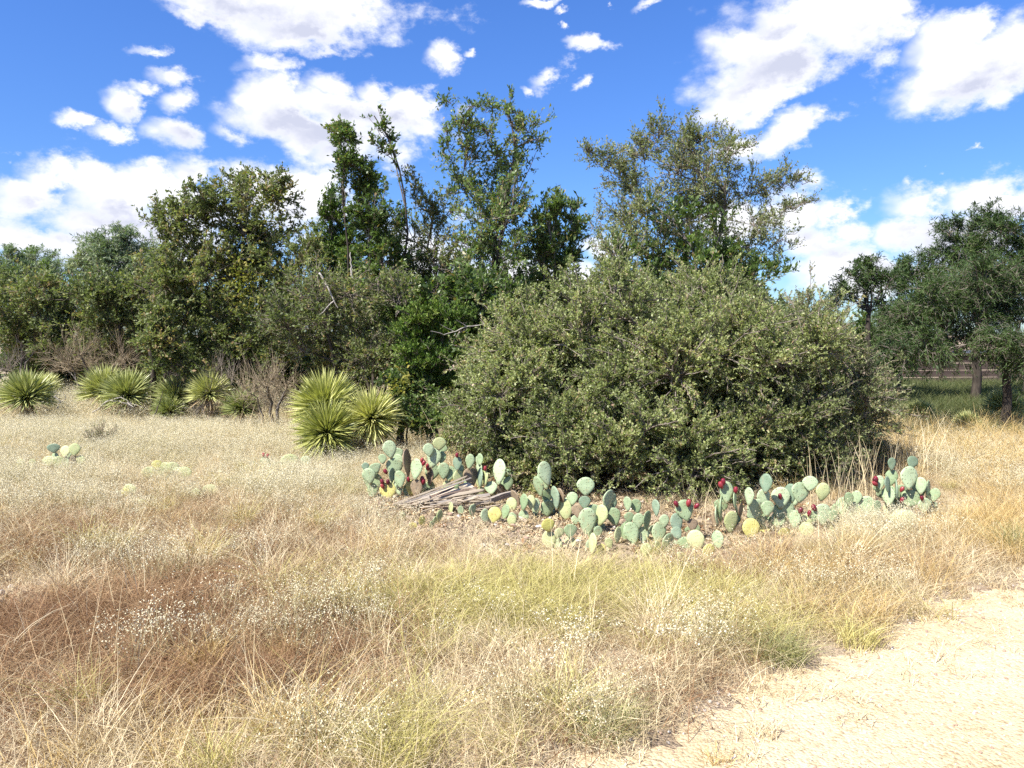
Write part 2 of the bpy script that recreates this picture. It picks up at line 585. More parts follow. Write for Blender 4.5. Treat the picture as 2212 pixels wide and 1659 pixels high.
# ------------------------------------------------------------------ trees and shrubs
def tree(name, label, cat, base, lobes, D, leaf, bark='bark_grey', twig='twig', fork=None, nb=10, nt=8, nl=9,
         tw=0.28, ll=0.05, lw=0.022, trunk_r=0.06, up=0.3, droop=0.0, shell=0.6, depth=1.0, spread=0.35, leaf_jit=0.7, group=None,
         tip_bare=0.0, accent=None, limb_r=0.02, dvar=0.5, rsc=1.0, sprig=0.16, var=0.13, stems=3):
    """base: ground point; lobes: (x, y, radius[, density[, depth offset]]) of leaf masses seen at distance D"""
    base = np.array([base[0], base[1], 0.0])
    L = np.array([(l[0], l[1], l[2], l[3] if len(l) > 3 else 1.0, l[4] if len(l) > 4 else 99) for l in lobes], float)
    n = len(L)
    off = np.where(L[:, 4] < 50, L[:, 4], rng.uniform(-dvar, dvar, n))
    C = np.array([P(l[0], l[1], D + o) for l, o in zip(L, off)])
    R = L[:, 2] * (D + off) / F * rsc
    root = thing(name, label, cat, base, group)
    rel = C - base
    start = np.zeros((n, 3))
    if fork is not None:
        fk = P(fork[0], fork[1], fork[2] if len(fork) > 2 else D) - base
        k = np.linspace(0, 1, 9)[:, None]
        tp = fk * k + np.stack([np.sin(k[:, 0] * 5) * .06, np.sin(k[:, 0] * 4 + 1) * .05, k[:, 0] * 0], 1) * np.sin(k * math.pi)
        v, f, t = tubes(tp[None], (trunk_r * (1.25 - 0.4 * np.linspace(0, 1, 9)))[None], 9)
        link('trunk', make_mesh('trunk', v, f, M[bark], t, True), root)
        start = fk + rng.normal(0, 0.02, (n, 3))
    else:
        start[:, :2] = rng.normal(0, 0.10, (n, 2))
        start[:, 2] = -0.03
    K = 10
    kk = np.sin(np.linspace(0, math.pi, K))[:, None]
    limb = np.zeros((n, K, 3))
    lr = np.zeros((n, K))
    todo = list(np.argsort(np.linalg.norm(rel - start, axis=1)))
    # the first stems leave the base; every later limb forks off the nearest limb below it
    tall = sorted(range(n), key=lambda i: -rel[i, 2] * (1 - .5 * abs(rel[i, 0]) / (abs(rel[:, 0]).max() + .1)))
    first = [tall[0]] + [i for i in tall[n // 4::max(1, n // 4)]][:stems - 1]
    seq = first + [i for i in todo if i not in first]
    pool_p, pool_r, pool_d = np.zeros((0, 3)), np.zeros(0), np.zeros((0, 3))
    for q, i in enumerate(seq):
        c = rel[i]
        st, dr, r_a = start[i], np.array([0, 0, 1.0]), None
        if q >= len(first) and len(pool_p):
            dist = np.linalg.norm(pool_p - c, axis=1)
            up_ = c[2] - pool_p[:, 2]
            cost = dist + np.where(up_ < .25 * dist, 1.2 * (.25 * dist - up_), 0) + .15 * np.linalg.norm(pool_p, axis=1)
            j = int(cost.argmin())
            if cost[j] < np.linalg.norm(c - start[i]) * 1.05:
                st, dr, r_a = pool_p[j], pool_d[j], pool_r[j]
        ln_ = np.linalg.norm(c - st) + 1e-6
        h_ = c - st
        ct = st + h_ * np.array([spread, spread, .55]) + dr * ln_ * .18 + rng.normal(0, .07, 3) * ln_
        L_ = bezier(st[None], ct[None], c[None], K)[0]
        L_ = L_ + rng.normal(0, .02, L_.shape) * kk * min(1, ln_)
        for ax in (0, 1):
            L_[:, ax] += .045 * ln_ * rng.uniform(.3, 1) * np.sin(np.linspace(0, 1, K) * rng.uniform(4, 10) + rng.uniform(0, 6.28)) * kk[:, 0]
        r_i = limb_r * (.55 + .4 * math.sqrt(ln_))
        if r_a is not None:
            r_i = min(r_i, r_a * .8)
        elif fork is None and q < 2:
            r_i = max(r_i, trunk_r * .6)
        limb[i] = L_
        lr[i] = r_i * np.linspace(1, .3, K)
        tg = unit(np.gradient(L_, axis=0))
        pool_p = np.concatenate([pool_p, L_[2:-1]])
        pool_r = np.concatenate([pool_r, lr[i][2:-1]])
        pool_d = np.concatenate([pool_d, tg[2:-1]])
    for q, i in enumerate(seq):
        v, f, t = tubes(limb[i:i + 1], lr[i:i + 1], 6)
        nm = 'trunk' if (fork is None and q == 0) else 'limb'
        link(nm, make_mesh(nm, v, f, M[bark], t, True), root)
    # branches
    nb, nt, tw = nb * .62, int(round(nt * 1.5)), tw * .8
    cnt = np.maximum(2, (nb * L[:, 3] * (R / R.mean()) ** 1.3).round().astype(int))
    which = np.repeat(np.arange(n), cnt)
    B = len(which)
    s = along(limb, which, rng.uniform(0.62, 1.0, B))
    rad = R[which] * rng.uniform(0, 1, B) ** (1 / 3 * (1 - shell) + 0.02)
    dirs = rand_dir(B)
    dirs[:, 2] += 0.15
    dirs = unit(dirs)
    far = rng.random(B) < sprig            # long shoots that break the outline
    rad = np.where(far, R[which] * rng.uniform(1.1, 1.75, B), rad)
    dirs[:, 2] = np.where(far, np.abs(dirs[:, 2]) + rng.uniform(-.3, .35, B), dirs[:, 2])
    dirs = unit(dirs)
    e = rel[which] + dirs * rad[:, None] * np.array([1, depth, 1])
    blen = np.linalg.norm(e - s, axis=1)
    c = (s + e) / 2 + np.array([0, 0, 1]) * (blen * 0.14)[:, None] + rng.normal(0, 0.06, (B, 3)) * blen[:, None]
    KB = 6
    br = bezier(s, c, e, KB)
    br += rng.normal(0, 0.012, br.shape)
    brr = (0.0045 + 0.003 * blen)[:, None] * np.linspace(1.2, 0.4, KB)[None]
    v1, f1, t1 = tubes(br, brr, 4)
    # twigs
    tb = np.repeat(np.arange(B), nt)
    T = len(tb)
    tt = rng.uniform(0.15, 1.0, T)
    ts = along(br, tb, tt)
    bd = unit(br[tb, -1] - br[tb, 0])
    outw = unit(ts - rel[which][tb])
    td = unit(0.5 * bd + 0.75 * rand_dir(T) + 0.45 * outw + np.array([0, 0, up]))
    tl = tw * rng.uniform(0.45, 1.3, T)
    te = ts + td * tl[:, None]
    tm = (ts + te) / 2 + rng.normal(0, 0.1, (T, 3)) * tl[:, None]
    if droop:
        te[:, 2] -= droop * tl
    twg = bezier(ts, tm, te, 4)
    v2, f2, t2 = tubes(twg, np.full((T, 1), 1.0) * (0.0028 * np.array([1, .85, .65, .4]))[None], 3)
    v = np.concatenate([v1, v2])
    f = np.concatenate([f1, f2 + len(v1)])
    o = link('twigs', make_mesh('twigs', v, f, M[twig], np.concatenate([t1, t2])), root)
    o['kind'] = 'stuff'
    # leaves
    if nl > 0:
        keep = rng.random(T) > tip_bare
        lt = np.repeat(np.arange(T)[keep], nl)
        N = len(lt)
        u = rng.uniform(0.15, 1.03, N)
        pos = along(twg, lt, u)
        d = unit(0.55 * td[lt] + leaf_jit * rand_dir(N) + np.array([0, 0, up * .5 - droop]))
        nr = unit(rand_dir(N) * 0.8 + np.array([0, 0, 0.9]))
        size = rng.uniform(0.6, 1.3, N)
        vv, ff = leaf_quads(pos, d, nr, ll * size, lw * size * rng.uniform(.8, 1.2, N))
        tint = np.clip(0.5 + var * rng.normal(size=n)[which][tb][lt] + .1 * rng.normal(size=B)[tb][lt] + 0.12 * rng.normal(size=T)[lt] + 0.18 * rng.normal(size=N), 0, 0.97)
        odd = rng.random(N) < 0.02
        tint = np.where(odd, 1.0, tint)
        o = link('crown', make_mesh('crown', vv, ff, M[leaf], np.repeat(tint, 4)), root)
        if accent:
            for (ax, ay, ar, acnt, amat) in accent:
                cc = P(ax, ay, D - 0.35) - base
                rr = ar * D / F
                pp = cc + rng.normal(0, 1, (acnt, 3)) * rr * np.array([.5, .3, .5])
                vv, ff = leaf_quads(pp, rand_dir(acnt), unit(rand_dir(acnt) + np.array([0, 0, .6])), ll * 1.15 * rng.uniform(.7, 1.3, acnt), lw * 1.2 * rng.uniform(.7, 1.3, acnt))
                link('leaf_patch', make_mesh('leaf_patch', vv, ff, M[amat], np.repeat(rng.random(acnt), 4)), root)['kind'] = 'stuff'
    return root


def gb(dx, D):
    p = P(dx, 760, D)
    return (p[0], D)


def lobes_fill(poly_top, y_bot, x0, x1, r, step, dens=1.0):
    """lobes that fill the outline under a top line"""
    out = []
    xs = [p[0] for p in poly_top]
    ys = [p[1] for p in poly_top]
    x = x0
    row = 0
    while x <= x1:
        top = np.interp(x, xs, ys)
        y = top + r * 0.9
        while y < y_bot:
            out.append((x + rng.uniform(-.3, .3) * step, y + rng.uniform(-.3, .3) * step, r * rng.uniform(.75, 1.2), dens))
            y += step
        x += step
        row += 1
    return out


# --- the row of trees behind, from the left
tree('tree', 'broad olive green tree with small leaves and a yellow patch, behind the far yuccas', 'tree', gb(350, 13.6),
     [(372, 480, 42), (420, 470, 55), (395, 560, 70), (470, 450, 52), (545, 420, 42, .8), (585, 390, 34, .6), (615, 440, 40, .8), (520, 500, 75), (600, 520, 65), (440, 600, 85), (540, 610, 90), (345, 690, 36, 1.2, -.7), (365, 745, 34, 1.2, -.7), (330, 740, 30, 1.2, -.7), (395, 790, 30, 1.2, -.7), (350, 790, 26, 1.2, -.7),
      (620, 620, 70), (400, 690, 75), (490, 710, 90), (580, 720, 80), (640, 730, 60), (660, 560, 45, .8), (430, 420, 22, .4), (500, 400, 26, .5), (445, 770, 50), (540, 790, 55), (355, 620, 50)],
     13.6, 'leaf_olive', bark='bark_dark', nb=38, nt=8, nl=11, tw=.24, ll=.062, lw=.030, trunk_r=.09, accent=[(525, 600, 45, 260, 'leaf_yellow'), (560, 440, 60, 160, 'leaf_yellow'), (520, 655, 25, 60, 'leaf_yellow')])
tree('juniper', 'small dense dark green juniper whose pointed top shows between two trees', 'tree', gb(720, 15),
     [(722, 430, 24), (712, 470, 34), (735, 490, 34), (700, 520, 36), (730, 545, 42), (760, 530, 32), (690, 560, 36), (715, 600, 50), (750, 600, 45), (705, 660, 55), (750, 660, 50)],
     15, 'leaf_juniper', nb=28, nt=9, nl=12, tw=.20, ll=.06, lw=.022, up=.7, dvar=.3)
tree('tree', 'slim tree with two bare-tipped tops, one leaning left', 'tree', gb(815, 13.2),
     [(722, 285, 16, 1.2), (742, 300, 24, 1.6), (748, 330, 18, 1.6), (765, 355, 22, 1.6), (785, 385, 26, 1.7), (808, 250, 10, .5), (815, 280, 12, .6), (813, 320, 14, .6), (842, 308, 9, .4), (832, 335, 12, .5),
      (790, 425, 32, 1.3), (812, 445, 34), (775, 470, 26, .8), (850, 470, 28, .5), (800, 500, 45, 1.1), (835, 520, 40, .8), (780, 560, 45), (830, 570, 50), (805, 620, 60), (850, 640, 55), (775, 640, 50)],
     13.2, 'leaf_dark', bark='bark_dark', nb=18, nt=8, nl=8, tw=.19, ll=.068, lw=.030, dvar=.25, trunk_r=.055)
tree('tree', 'thin pale tree with see-through crown and drying leaves, between two taller trees', 'tree', gb(940, 14),
     [(905, 400, 26, .6), (930, 430, 42, .7), (965, 470, 48, .75), (890, 450, 34, .6), (880, 520, 52, .8), (855, 470, 30, .5), (940, 530, 60, .8), (1000, 520, 50, .8), (860, 580, 50, .9), (900, 590, 60, .9), (970, 600, 60, .8), (930, 650, 60, 1), (1000, 655, 55, 1), (870, 660, 50, 1)],
     14, 'leaf_olive', nb=27, nt=8, nl=8, tw=.26, ll=.058, lw=.028, dvar=.4, tip_bare=.2)
tree('tree', 'tallest tree with upright dark stems and airy leafy tips', 'tree', gb(1075, 13),
     [(968, 215, 13, .35), (985, 245, 14, .4), (1015, 232, 22, .5), (1050, 228, 20, .6), (1092, 222, 22, .5), (1000, 275, 30, .7), (1050, 280, 34, .8), (1100, 265, 30, .7), (1140, 285, 34, .9), (1160, 300, 20, .8),
      (955, 285, 20, .3), (960, 340, 32, .6), (1010, 340, 42, .9), (1065, 345, 44, .9), (1115, 335, 40, .9), (1000, 410, 44, .9), (1060, 415, 52, 1.2), (1115, 410, 40, 1.1), (960, 420, 28, .4), (1040, 480, 55, 1.3), (1100, 480, 55, 1.3),
      (1040, 550, 55, 1.3), (1095, 550, 60, 1.3), (1060, 620, 65, 1.2), (1120, 620, 55, 1.1), (1010, 610, 45, 1.1)],
     13, 'leaf_mid', bark='bark_dark', nb=15, nt=8, nl=7, tw=.25, ll=.066, lw=.028, trunk_r=.07, dvar=.4)
tree('tree', 'leafy green small tree leaning against the right flank of the tallest tree', 'tree', gb(1190, 13.6),
     [(1185, 430, 26, .7), (1200, 470, 34), (1235, 455, 22, .7), (1240, 490, 26, .8), (1170, 500, 38, 1.2), (1215, 520, 42, 1.2), (1160, 560, 45, 1.2), (1220, 570, 40, 1.2), (1190, 610, 50, 1.2), (1150, 640, 45, 1.2)],
     13.6, 'leaf_mid', nb=19, nt=8, nl=8, tw=.2, ll=.085, lw=.03, up=.6, dvar=.3)
tree('tree', 'wide round-topped tree with thin grey crown behind the big shrub', 'tree', gb(1480, 13.5),
     [(1262, 345, 24, .5), (1300, 345, 34, .7), (1335, 385, 42, .7), (1330, 340, 22, .4), (1390, 330, 38, .9), (1425, 300, 38, 1.1), (1470, 300, 40, 1.2), (1520, 305, 36, 1.1), (1560, 320, 32, 1), (1590, 330, 30, .6), (1380, 395, 52), (1445, 375, 58),
      (1510, 375, 58), (1565, 390, 50), (1330, 440, 40, .7), (1400, 455, 60), (1470, 450, 66), (1540, 460, 60), (1620, 420, 42, .6), (1660, 405, 40, .6), (1705, 395, 34, .5), (1742, 400, 24, .4),
      (1620, 480, 50, .6), (1680, 460, 46, .45), (1725, 450, 36, .35), (1700, 515, 42, .3), (1350, 500, 45, .7), (1420, 530, 60), (1500, 530, 66), (1570, 540, 55), (1640, 545, 45, .6), (1700, 560, 32, .3), (1430, 600, 60), (1510, 610, 60), (1580, 610, 55),
      (1290, 470, 22, .4), (1275, 500, 20, .4)],
     13.5, 'leaf_grey', bark='bark_grey', nb=28, nt=8, nl=8, tw=.26, ll=.050, lw=.021, trunk_r=.1, dvar=.6)
tree('tree', 'low dark green leafy tree filling the foot of the wide round-topped tree', 'tree', gb(1570, 12.6),
     [(1340, 560, 40, .9), (1420, 560, 45, .8), (1500, 570, 50, 1), (1570, 580, 55, 1.2), (1630, 600, 45, 1), (1450, 640, 55, 1.2), (1540, 640, 55, 1.2), (1620, 650, 45, 1.2), (1380, 630, 45, 1), (1690, 590, 28, .7), (1490, 480, 40, .5), (1420, 450, 40, .4), (1560, 500, 40, .5)],
     12.9, 'leaf_dark', nb=18, nt=8, nl=8, tw=.24, ll=.09, lw=.032, up=.5, dvar=.4)

# --- shrubs of the middle row
tree('shrub', 'tangled dark shrub with bare pale branches, behind the big yucca clump', 'shrub', gb(740, 11.8),
     [(650, 640, 50), (700, 620, 50, .8), (760, 640, 50, .8), (690, 700, 60), (760, 710, 60), (820, 690, 50), (650, 760, 55), (720, 780, 60), (790, 780, 60), (840, 760, 50), (620, 700, 50), (810, 610, 40, .6), (860, 640, 45, .8)],
     11.8, 'leaf_olive', bark='bark_dark', nb=34, nt=8, nl=9, tw=.28, ll=.052, lw=.024, tip_bare=.25, dvar=.5)
tree('shrub', 'dark green vine-covered shrub between the tangled shrub and the juniper bush', 'shrub', gb(930, 11.6),
     [(870, 690, 50), (930, 640, 45), (990, 650, 50), (1050, 650, 50), (1100, 660, 50), (1040, 720, 60), (1100, 740, 55), (880, 760, 50), (1010, 790, 55), (960, 830, 45), (1000, 860, 40), (900, 860, 40), (940, 900, 34)],
     11.8, 'leaf_dark', nb=26, nt=8, nl=8, tw=.25, ll=.08, lw=.04, dvar=.5)
tree('juniper', 'vivid green feathery juniper bush left of the big shrub', 'shrub', gb(925, 10.4),
     [(905, 690, 26), (935, 690, 32), (880, 730, 32), (920, 740, 38), (965, 720, 34), (895, 780, 36), (940, 785, 38), (985, 690, 26), (900, 830, 34), (945, 840, 30)],
     10.4, 'leaf_juniper', nb=48, nt=9, nl=14, tw=.15, ll=.045, lw=.014, up=.8, dvar=.25)
tree('shrub', 'small yellow-green leafy bush at the foot of the juniper bush', 'shrub', gb(870, 10.0),
     [(845, 830, 22), (870, 815, 22), (895, 840, 24), (860, 860, 24), (890, 880, 24), (930, 880, 24), (880, 915, 22), (915, 915, 24), (955, 905, 26), (990, 900, 26), (845, 895, 20)],
     10.0, 'leaf_mid', nb=20, nt=7, nl=7, tw=.12, ll=.05, lw=.028, dvar=.2, accent=[(865, 825, 28, 120, 'leaf_yellow')])
# the big shrub: many lobes over a dome
def dome(n, cx, cD, hw, hd, h, r, front=0.25):
    """lobes over a dome standing on the ground: cx in view units, sizes in metres"""
    out = []
    x0 = P(cx, 760, cD)[0]
    for i in range(n):
        t = (i + .5) / n
        z = t ** 0.85
        a = i * 2.39996
        k = math.sqrt(max(0.0, 1 - z ** 2.4))
        x = x0 + math.cos(a) * hw * k * 0.9
        y = cD + math.sin(a) * hd * k * 0.9
        zz = 0.12 + z * h * 0.92
        k2 = 1 + .16 * math.sin(i * 7.3) + .12 * math.sin(i * 2.1 + 1)
        out.append((x0 + (x - x0) * k2, cD + (y - cD) * k2, zz * (1 + .14 * math.sin(i * 4.7 + .5)), r * random.uniform(.65, 1.4)))
    return out


def proj(x, y, z):
    d = np.array([x, y, z - CAM_H])
    c = d @ FW
    return 1106 + d[0] / c * F, 829.5 - (d @ UP) / c * F, y


def dome_lobes(items, D, dens=1.0):
    res = []
    for x, y, z, r in items:
        dx, dy, yy = proj(x, y, z)
        res.append((dx, dy, r * F / yy, dens, yy - D))
    return res


big = (dome(70, 1395, 8.95, 2.15, 1.75, 1.98, .36) + dome(16, 1320, 9.7, 1.0, .7, 2.45, .30)[6:] + dome(12, 1490, 9.6, .9, .7, 2.05, .30)[5:]
       + dome(26, 1140, 8.75, .85, .95, 1.45, .27) + dome(12, 1120, 9.3, .6, .6, 1.75, .27)[4:])
bx = P(1400, 760, 8.95)[0]
for i in range(34):
    a = math.pi + math.pi * (i + .5) / 34
    rr_ = random.uniform(.80, .98)
    big.append((bx + 2.1 * rr_ * math.cos(a), 8.95 + 1.7 * rr_ * math.sin(a), random.uniform(.16, .75), random.uniform(.22, .36)))
for i in range(24):
    a = random.uniform(0, 6.28)
    big.append((bx + random.uniform(-1.7, 1.7), 8.95 + random.uniform(-1.2, .6), random.uniform(.3, 1.7), random.uniform(.3, .42)))
tree('shrub', 'largest shrub, a broad dense olive green dome standing behind the prickly pears', 'shrub', gb(1400, 9.0), dome_lobes(big, 9.0), 9.0,
     'leaf_shrub', nb=52, nt=8, nl=14, tw=.14, ll=.030, lw=.015, trunk_r=.07, limb_r=.014, shell=.7, spread=.5, tip_bare=.05, rsc=1.0, sprig=.14, var=.16)
gray = dome(40, 1700, 9.1, 1.0, 1.3, 1.62, .33) + dome(10, 1690, 9.6, .7, .6, 1.95, .3)[4:]
tree('shrub', 'greyish rounded shrub joined to the right end of the largest shrub', 'shrub', gb(1740, 9.2), dome_lobes(gray, 9.2), 9.2,
     'leaf_grey', nb=50, nt=8, nl=12, tw=.14, ll=.028, lw=.013, limb_r=.012, shell=.7, spread=.5, rsc=1.0, sprig=.14, accent=[(1850, 790, 30, 40, 'leaf_yellow')])
# --- left background
tree('shrub', 'dark olive shrub at the left edge, behind the far left yucca', 'shrub', gb(60, 17),
     [(20, 620, 45), (80, 630, 45), (20, 690, 55), (90, 690, 55), (40, 750, 50), (110, 750, 45), (-40, 680, 55), (140, 650, 40), (150, 710, 50)], 17, 'leaf_olive', nb=40, nt=8, nl=8, tw=.32, ll=.08, lw=.036)
tree('shrub', 'rounded olive shrub with a black forked stem, left of the broad olive tree', 'shrub', gb(290, 16),
     [(190, 650, 45), (240, 640, 50), (300, 650, 48), (200, 710, 50), (260, 710, 55), (320, 720, 50), (230, 760, 45), (300, 775, 40), (330, 600, 38)], 16, 'leaf_olive', bark='bark_dark', nb=36, nt=8, nl=8, tw=.32, ll=.075, lw=.034)
tree('mesquite_tree', 'pale blue-green feathery tree rising behind the left shrubs', 'tree', gb(260, 20),
     [(200, 545, 32), (240, 520, 36), (290, 530, 36), (180, 580, 34), (225, 575, 42), (280, 580, 44), (325, 570, 34), (250, 630, 44), (200, 630, 40), (310, 630, 40), (265, 498, 18, .5)],
     20, 'leaf_blue', bark='bark_dark', fork=(262, 730, 20), nb=30, nt=8, nl=12, tw=.38, ll=.11, lw=.022, droop=.5, trunk_r=.12)
tree('mesquite_tree', 'thin-topped feathery tree at the left edge beyond the shrubs', 'tree', gb(40, 25),
     [(10, 555, 26, .7), (50, 550, 24, .7), (70, 565, 24, .7), (110, 570, 22, .7), (30, 600, 40), (90, 605, 36), (-20, 590, 36), (140, 600, 28)], 25, 'leaf_blue', bark='bark_dark', fork=(40, 690, 25), nb=26, nt=8, nl=11, tw=.4, ll=.13, lw=.028, droop=.4)
# thicket standing behind the row
back = [(150, 22, 'leaf_dark', 'far dark bush seen low between the left edge shrubs'), (450, 19, 'leaf_olive', 'olive bush standing behind the broad olive tree'),
        (700, 18.5, 'leaf_dark', 'dark bush standing behind the dark juniper'), (960, 18, 'leaf_mid', 'mid green bush standing behind the thin pale tree'),
        (1230, 18, 'leaf_dark', 'dark bush standing behind the tallest tree and the largest shrub'), (1550, 18, 'leaf_mid', 'mid green bush standing behind the wide round-topped tree')]
for i, (x, D, lm, lb) in enumerate(back):
    top = 640
    tree('shrub', lb, 'shrub', gb(x, D), [(x + a, b, r) for a, b, r in ((-110, 660, 55), (-40, 640, 60), (40, 650, 60), (110, 665, 55), (-80, 720, 60), (0, 710, 65), (80, 725, 60), (-120, 770, 45), (0, 775, 50), (120, 775, 45), (-60, 800, 36), (60, 800, 36), (150, 720, 50), (-150, 720, 50))],
         D, lm, nb=22, nt=7, nl=7, tw=.36, ll=.12, lw=.055)
for x, D, lm, lb in ((420, 16, 'leaf_olive', 'low olive bush under the left half of the broad olive tree'), (620, 15.5, 'leaf_olive', 'low olive bush under the right half of the broad olive tree'), (110, 18, 'leaf_dark', 'low dark bush between the brown leafless bush and the left edge shrubs'), (770, 14.5, 'leaf_dark', 'low dark bush behind the right rosette of the big yucca clump'), (270, 18, 'leaf_olive', 'low olive bush behind the brown leafless bush')):
    tree('shrub', lb, 'shrub', gb(x, D), [(x + a, b, r) for a, b, r in ((-90, 790, 36), (-40, 775, 40), (20, 785, 42), (80, 780, 40), (-65, 815, 26), (0, 815, 30), (55, 815, 28), (110, 805, 26))], D, lm, nb=30, nt=7, nl=8, tw=.28, ll=.085, lw=.04)
# --- right background
tree('mesquite_tree', 'big dark feathery mesquite with a leaning trunk at the right edge', 'tree', (P(2165, 950, 11.4)[0], 11.4),
     [(1960, 690, 50), (2010, 640, 50), (2070, 620, 55), (2130, 600, 50), (2190, 610, 55), (2030, 700, 55), (2100, 690, 60), (2170, 680, 60), (2230, 690, 60), (2010, 745, 38, .7), (2140, 745, 40, .8), (2220, 750, 50), (2260, 620, 60), (2080, 740, 32, .6), (1985, 735, 34, .7), (1915, 735, 32, .5), (1925, 775, 34, .6), (1985, 785, 32, .55), (2060, 780, 30, .5), (2120, 790, 26, .4), (2240, 800, 36, .7)],
     11.6, 'leaf_mesquite', bark='bark_dark', fork=(2178, 760, 11.5), nb=32, nt=8, nl=15, tw=.3, ll=.066, lw=.011, droop=.5, trunk_r=.058, dvar=.9)
tree('mesquite_tree', 'tall dark feathery mesquite behind the leaning one at the right edge', 'tree', gb(2110, 17),
     [(2060, 500, 26, .7), (2090, 490, 28, .8), (2140, 490, 34), (2180, 500, 34), (2030, 545, 30), (2080, 550, 44), (2140, 550, 50), (2200, 550, 46), (1970, 590, 36), (2020, 600, 44), (1940, 620, 36), (1990, 650, 50), (2060, 640, 55), (2140, 630, 60), (2220, 620, 60), (1930, 690, 44), (2000, 710, 50), (2250, 540, 50), (1900, 730, 36), (1890, 765, 30, .7), (2190, 750, 36, .7)],
     17, 'leaf_mesquite', bark='bark_dark', fork=(2110, 730, 17), nb=28, nt=8, nl=14, tw=.36, ll=.10, lw=.018, droop=.35, trunk_r=.085, dvar=.8)
tree('mesquite_tree', 'slender mesquite with an open wispy top against the white cloud', 'tree', gb(1880, 15),
     [(1860, 585, 24, .7), (1840, 600, 20, .7), (1885, 580, 18, .6), (1900, 615, 24, .6), (1870, 620, 26, .6), (1820, 630, 22, .7), (1930, 610, 20, .5), (1855, 660, 20, .4), (1915, 660, 22, .5), (1800, 650, 20, .7)],
     15, 'leaf_mesquite', bark='bark_dark', fork=(1876, 680, 15), nb=16, nt=8, nl=10, tw=.28, ll=.085, lw=.018, droop=.3, trunk_r=.05, dvar=.3)
tree('shrub', 'low dark bush under the mesquites, right of the greyish shrub', 'shrub', gb(1940, 19),
     [(1880, 720, 40), (1930, 740, 40), (1980, 750, 36), (1900, 780, 40), (1960, 790, 30), (1840, 740, 40)], 19, 'leaf_dark', nb=26, nt=7, nl=8, tw=.3, ll=.1, lw=.04)
tree('shrub', 'dark bush at the right edge in front of the board fence', 'shrub', gb(2230, 20),
     [(2200, 775, 34), (2250, 760, 40), (2230, 810, 30), (2290, 780, 50), (2170, 800, 24, .8)], 20, 'leaf_dark', nb=26, nt=7, nl=8, tw=.3, ll=.1, lw=.04)


# ------------------------------------------------------------------ low board fence far right
def box_mesh(name, sx, sy, sz, mat, jit=0.0):
    x, y, z = sx / 2, sy / 2, sz / 2
    b = min(x, y, z) * 0.18
    vs = []
    for sgx in (-1, 1):
        for sgy in (-1, 1):
            for sgz in (-1, 1):
                vs += [(sgx * (x - b), sgy * (y - b), sgz * z), (sgx * (x - b), sgy * y, sgz * (z - b)), (sgx * x, sgy * (y - b), sgz * (z - b))]
    vs = np.array(vs) + rng.normal(0, 1, (24, 3)) * jit
    import bmesh
    bm = bmesh.new()
    for p in vs:
        bm.verts.new(p)
    bmesh.ops.convex_hull(bm, input=bm.verts)
    me = bpy.data.meshes.new(name)
    bm.to_mesh(me)
    bm.free()
    me.materials.append(mat)
    return me


M['fence'] = bark_mat('fence_board', (0.045, 0.034, 0.030), (0.095, 0.072, 0.062), scale=4, stretch=(.3, 1, 3))  # board browns dimmed: canopy shade is put into the colour
M['fence_cap'] = bark_mat('fence_cap', (0.13, 0.145, 0.20), (0.20, 0.22, 0.28), scale=3)


def build_fence():
    a = P(1905, 830, 24)
    b = P(2290, 830, 24.6)
    L = np.linalg.norm(b - a)
    ang = math.atan2(b[1] - a[1], b[0] - a[0])
    root = thing('fence', 'low brown board fence with a pale blue cap rail, under the mesquites', 'fence', (a[0], a[1], 0))
    root.rotation_euler = (0, 0, ang)
    nseg = 3
    sl_ = L / nseg
    for j in range(4):
        for s in range(nseg):
            o = link('board', box_mesh('board', sl_ - .02, .03, .205, M['fence'], .002), root, ((s + .5) * sl_, 0.0, .115 + j * .222))
            o.rotation_euler = (random.uniform(-.03, .03), random.uniform(-.004, .004), 0)
    for s in range(nseg + 1):
        link('post', box_mesh('post', .1, .1, 1.0, M['fence']), root, (s * sl_, .08, .47))
    for s in range(nseg):
        link('cap_rail', box_mesh('cap_rail', sl_ - .01, .2, .09, M['fence_cap']), root, ((s + .5) * sl_, .02, 1.02))


build_fence()

# ------------------------------------------------------------------ yuccas
M['yucca'] = leaf_mat('yucca_leaf', [(0, (0.212, 0.238, 0.062)), (0.5, (0.422, 0.433, 0.137)), (1, (0.683, 0.653, 0.284))], trans=.15, rough=.4, spec=.45, instancer=True, jitter=.55)
M['yucca_grey'] = leaf_mat('yucca_leaf_grey', [(0, (0.169, 0.207, 0.077)), (0.5, (0.338, 0.366, 0.138)), (1, (0.598, 0.586, 0.253))], trans=.12, rough=.4, spec=.45, instancer=True, jitter=.55)
M['yucca_dry'] = leaf_mat('yucca_leaf_dry', [(0, (0.24, 0.16, 0.085)), (0.6, (0.40, 0.29, 0.16)), (1, (0.52, 0.42, 0.26))], trans=.1, instancer=True, jitter=.6, trans_tint=(1, .9, .7))


def yucca_leaf(mat, bend, w):
    K = 6
    t = np.linspace(0, 1, K)
    prof = np.array([.75, 1.0, .95, .78, .45, .03]) * w
    v = []
    tint = []
    for i in range(K):
        z = bend * t[i] ** 2
        for s, q in ((-1, .22), (0, 0), (1, .22)):
            v.append((t[i], s * prof[i], z + q * prof[i]))
            tint.append(.25 + .3 * (s == 0) + .4 * (1 - t[i]) ** 3 + .25 * t[i] ** 2)
    f = []
    for i in range(K - 1):
        for s in range(2):
            a = i * 3 + s
            f.append((a, a + 1, a + 4, a + 3))
    return make_mesh('leaf', np.array(v), np.array(f), M[mat], np.clip(tint, 0, 1), True)


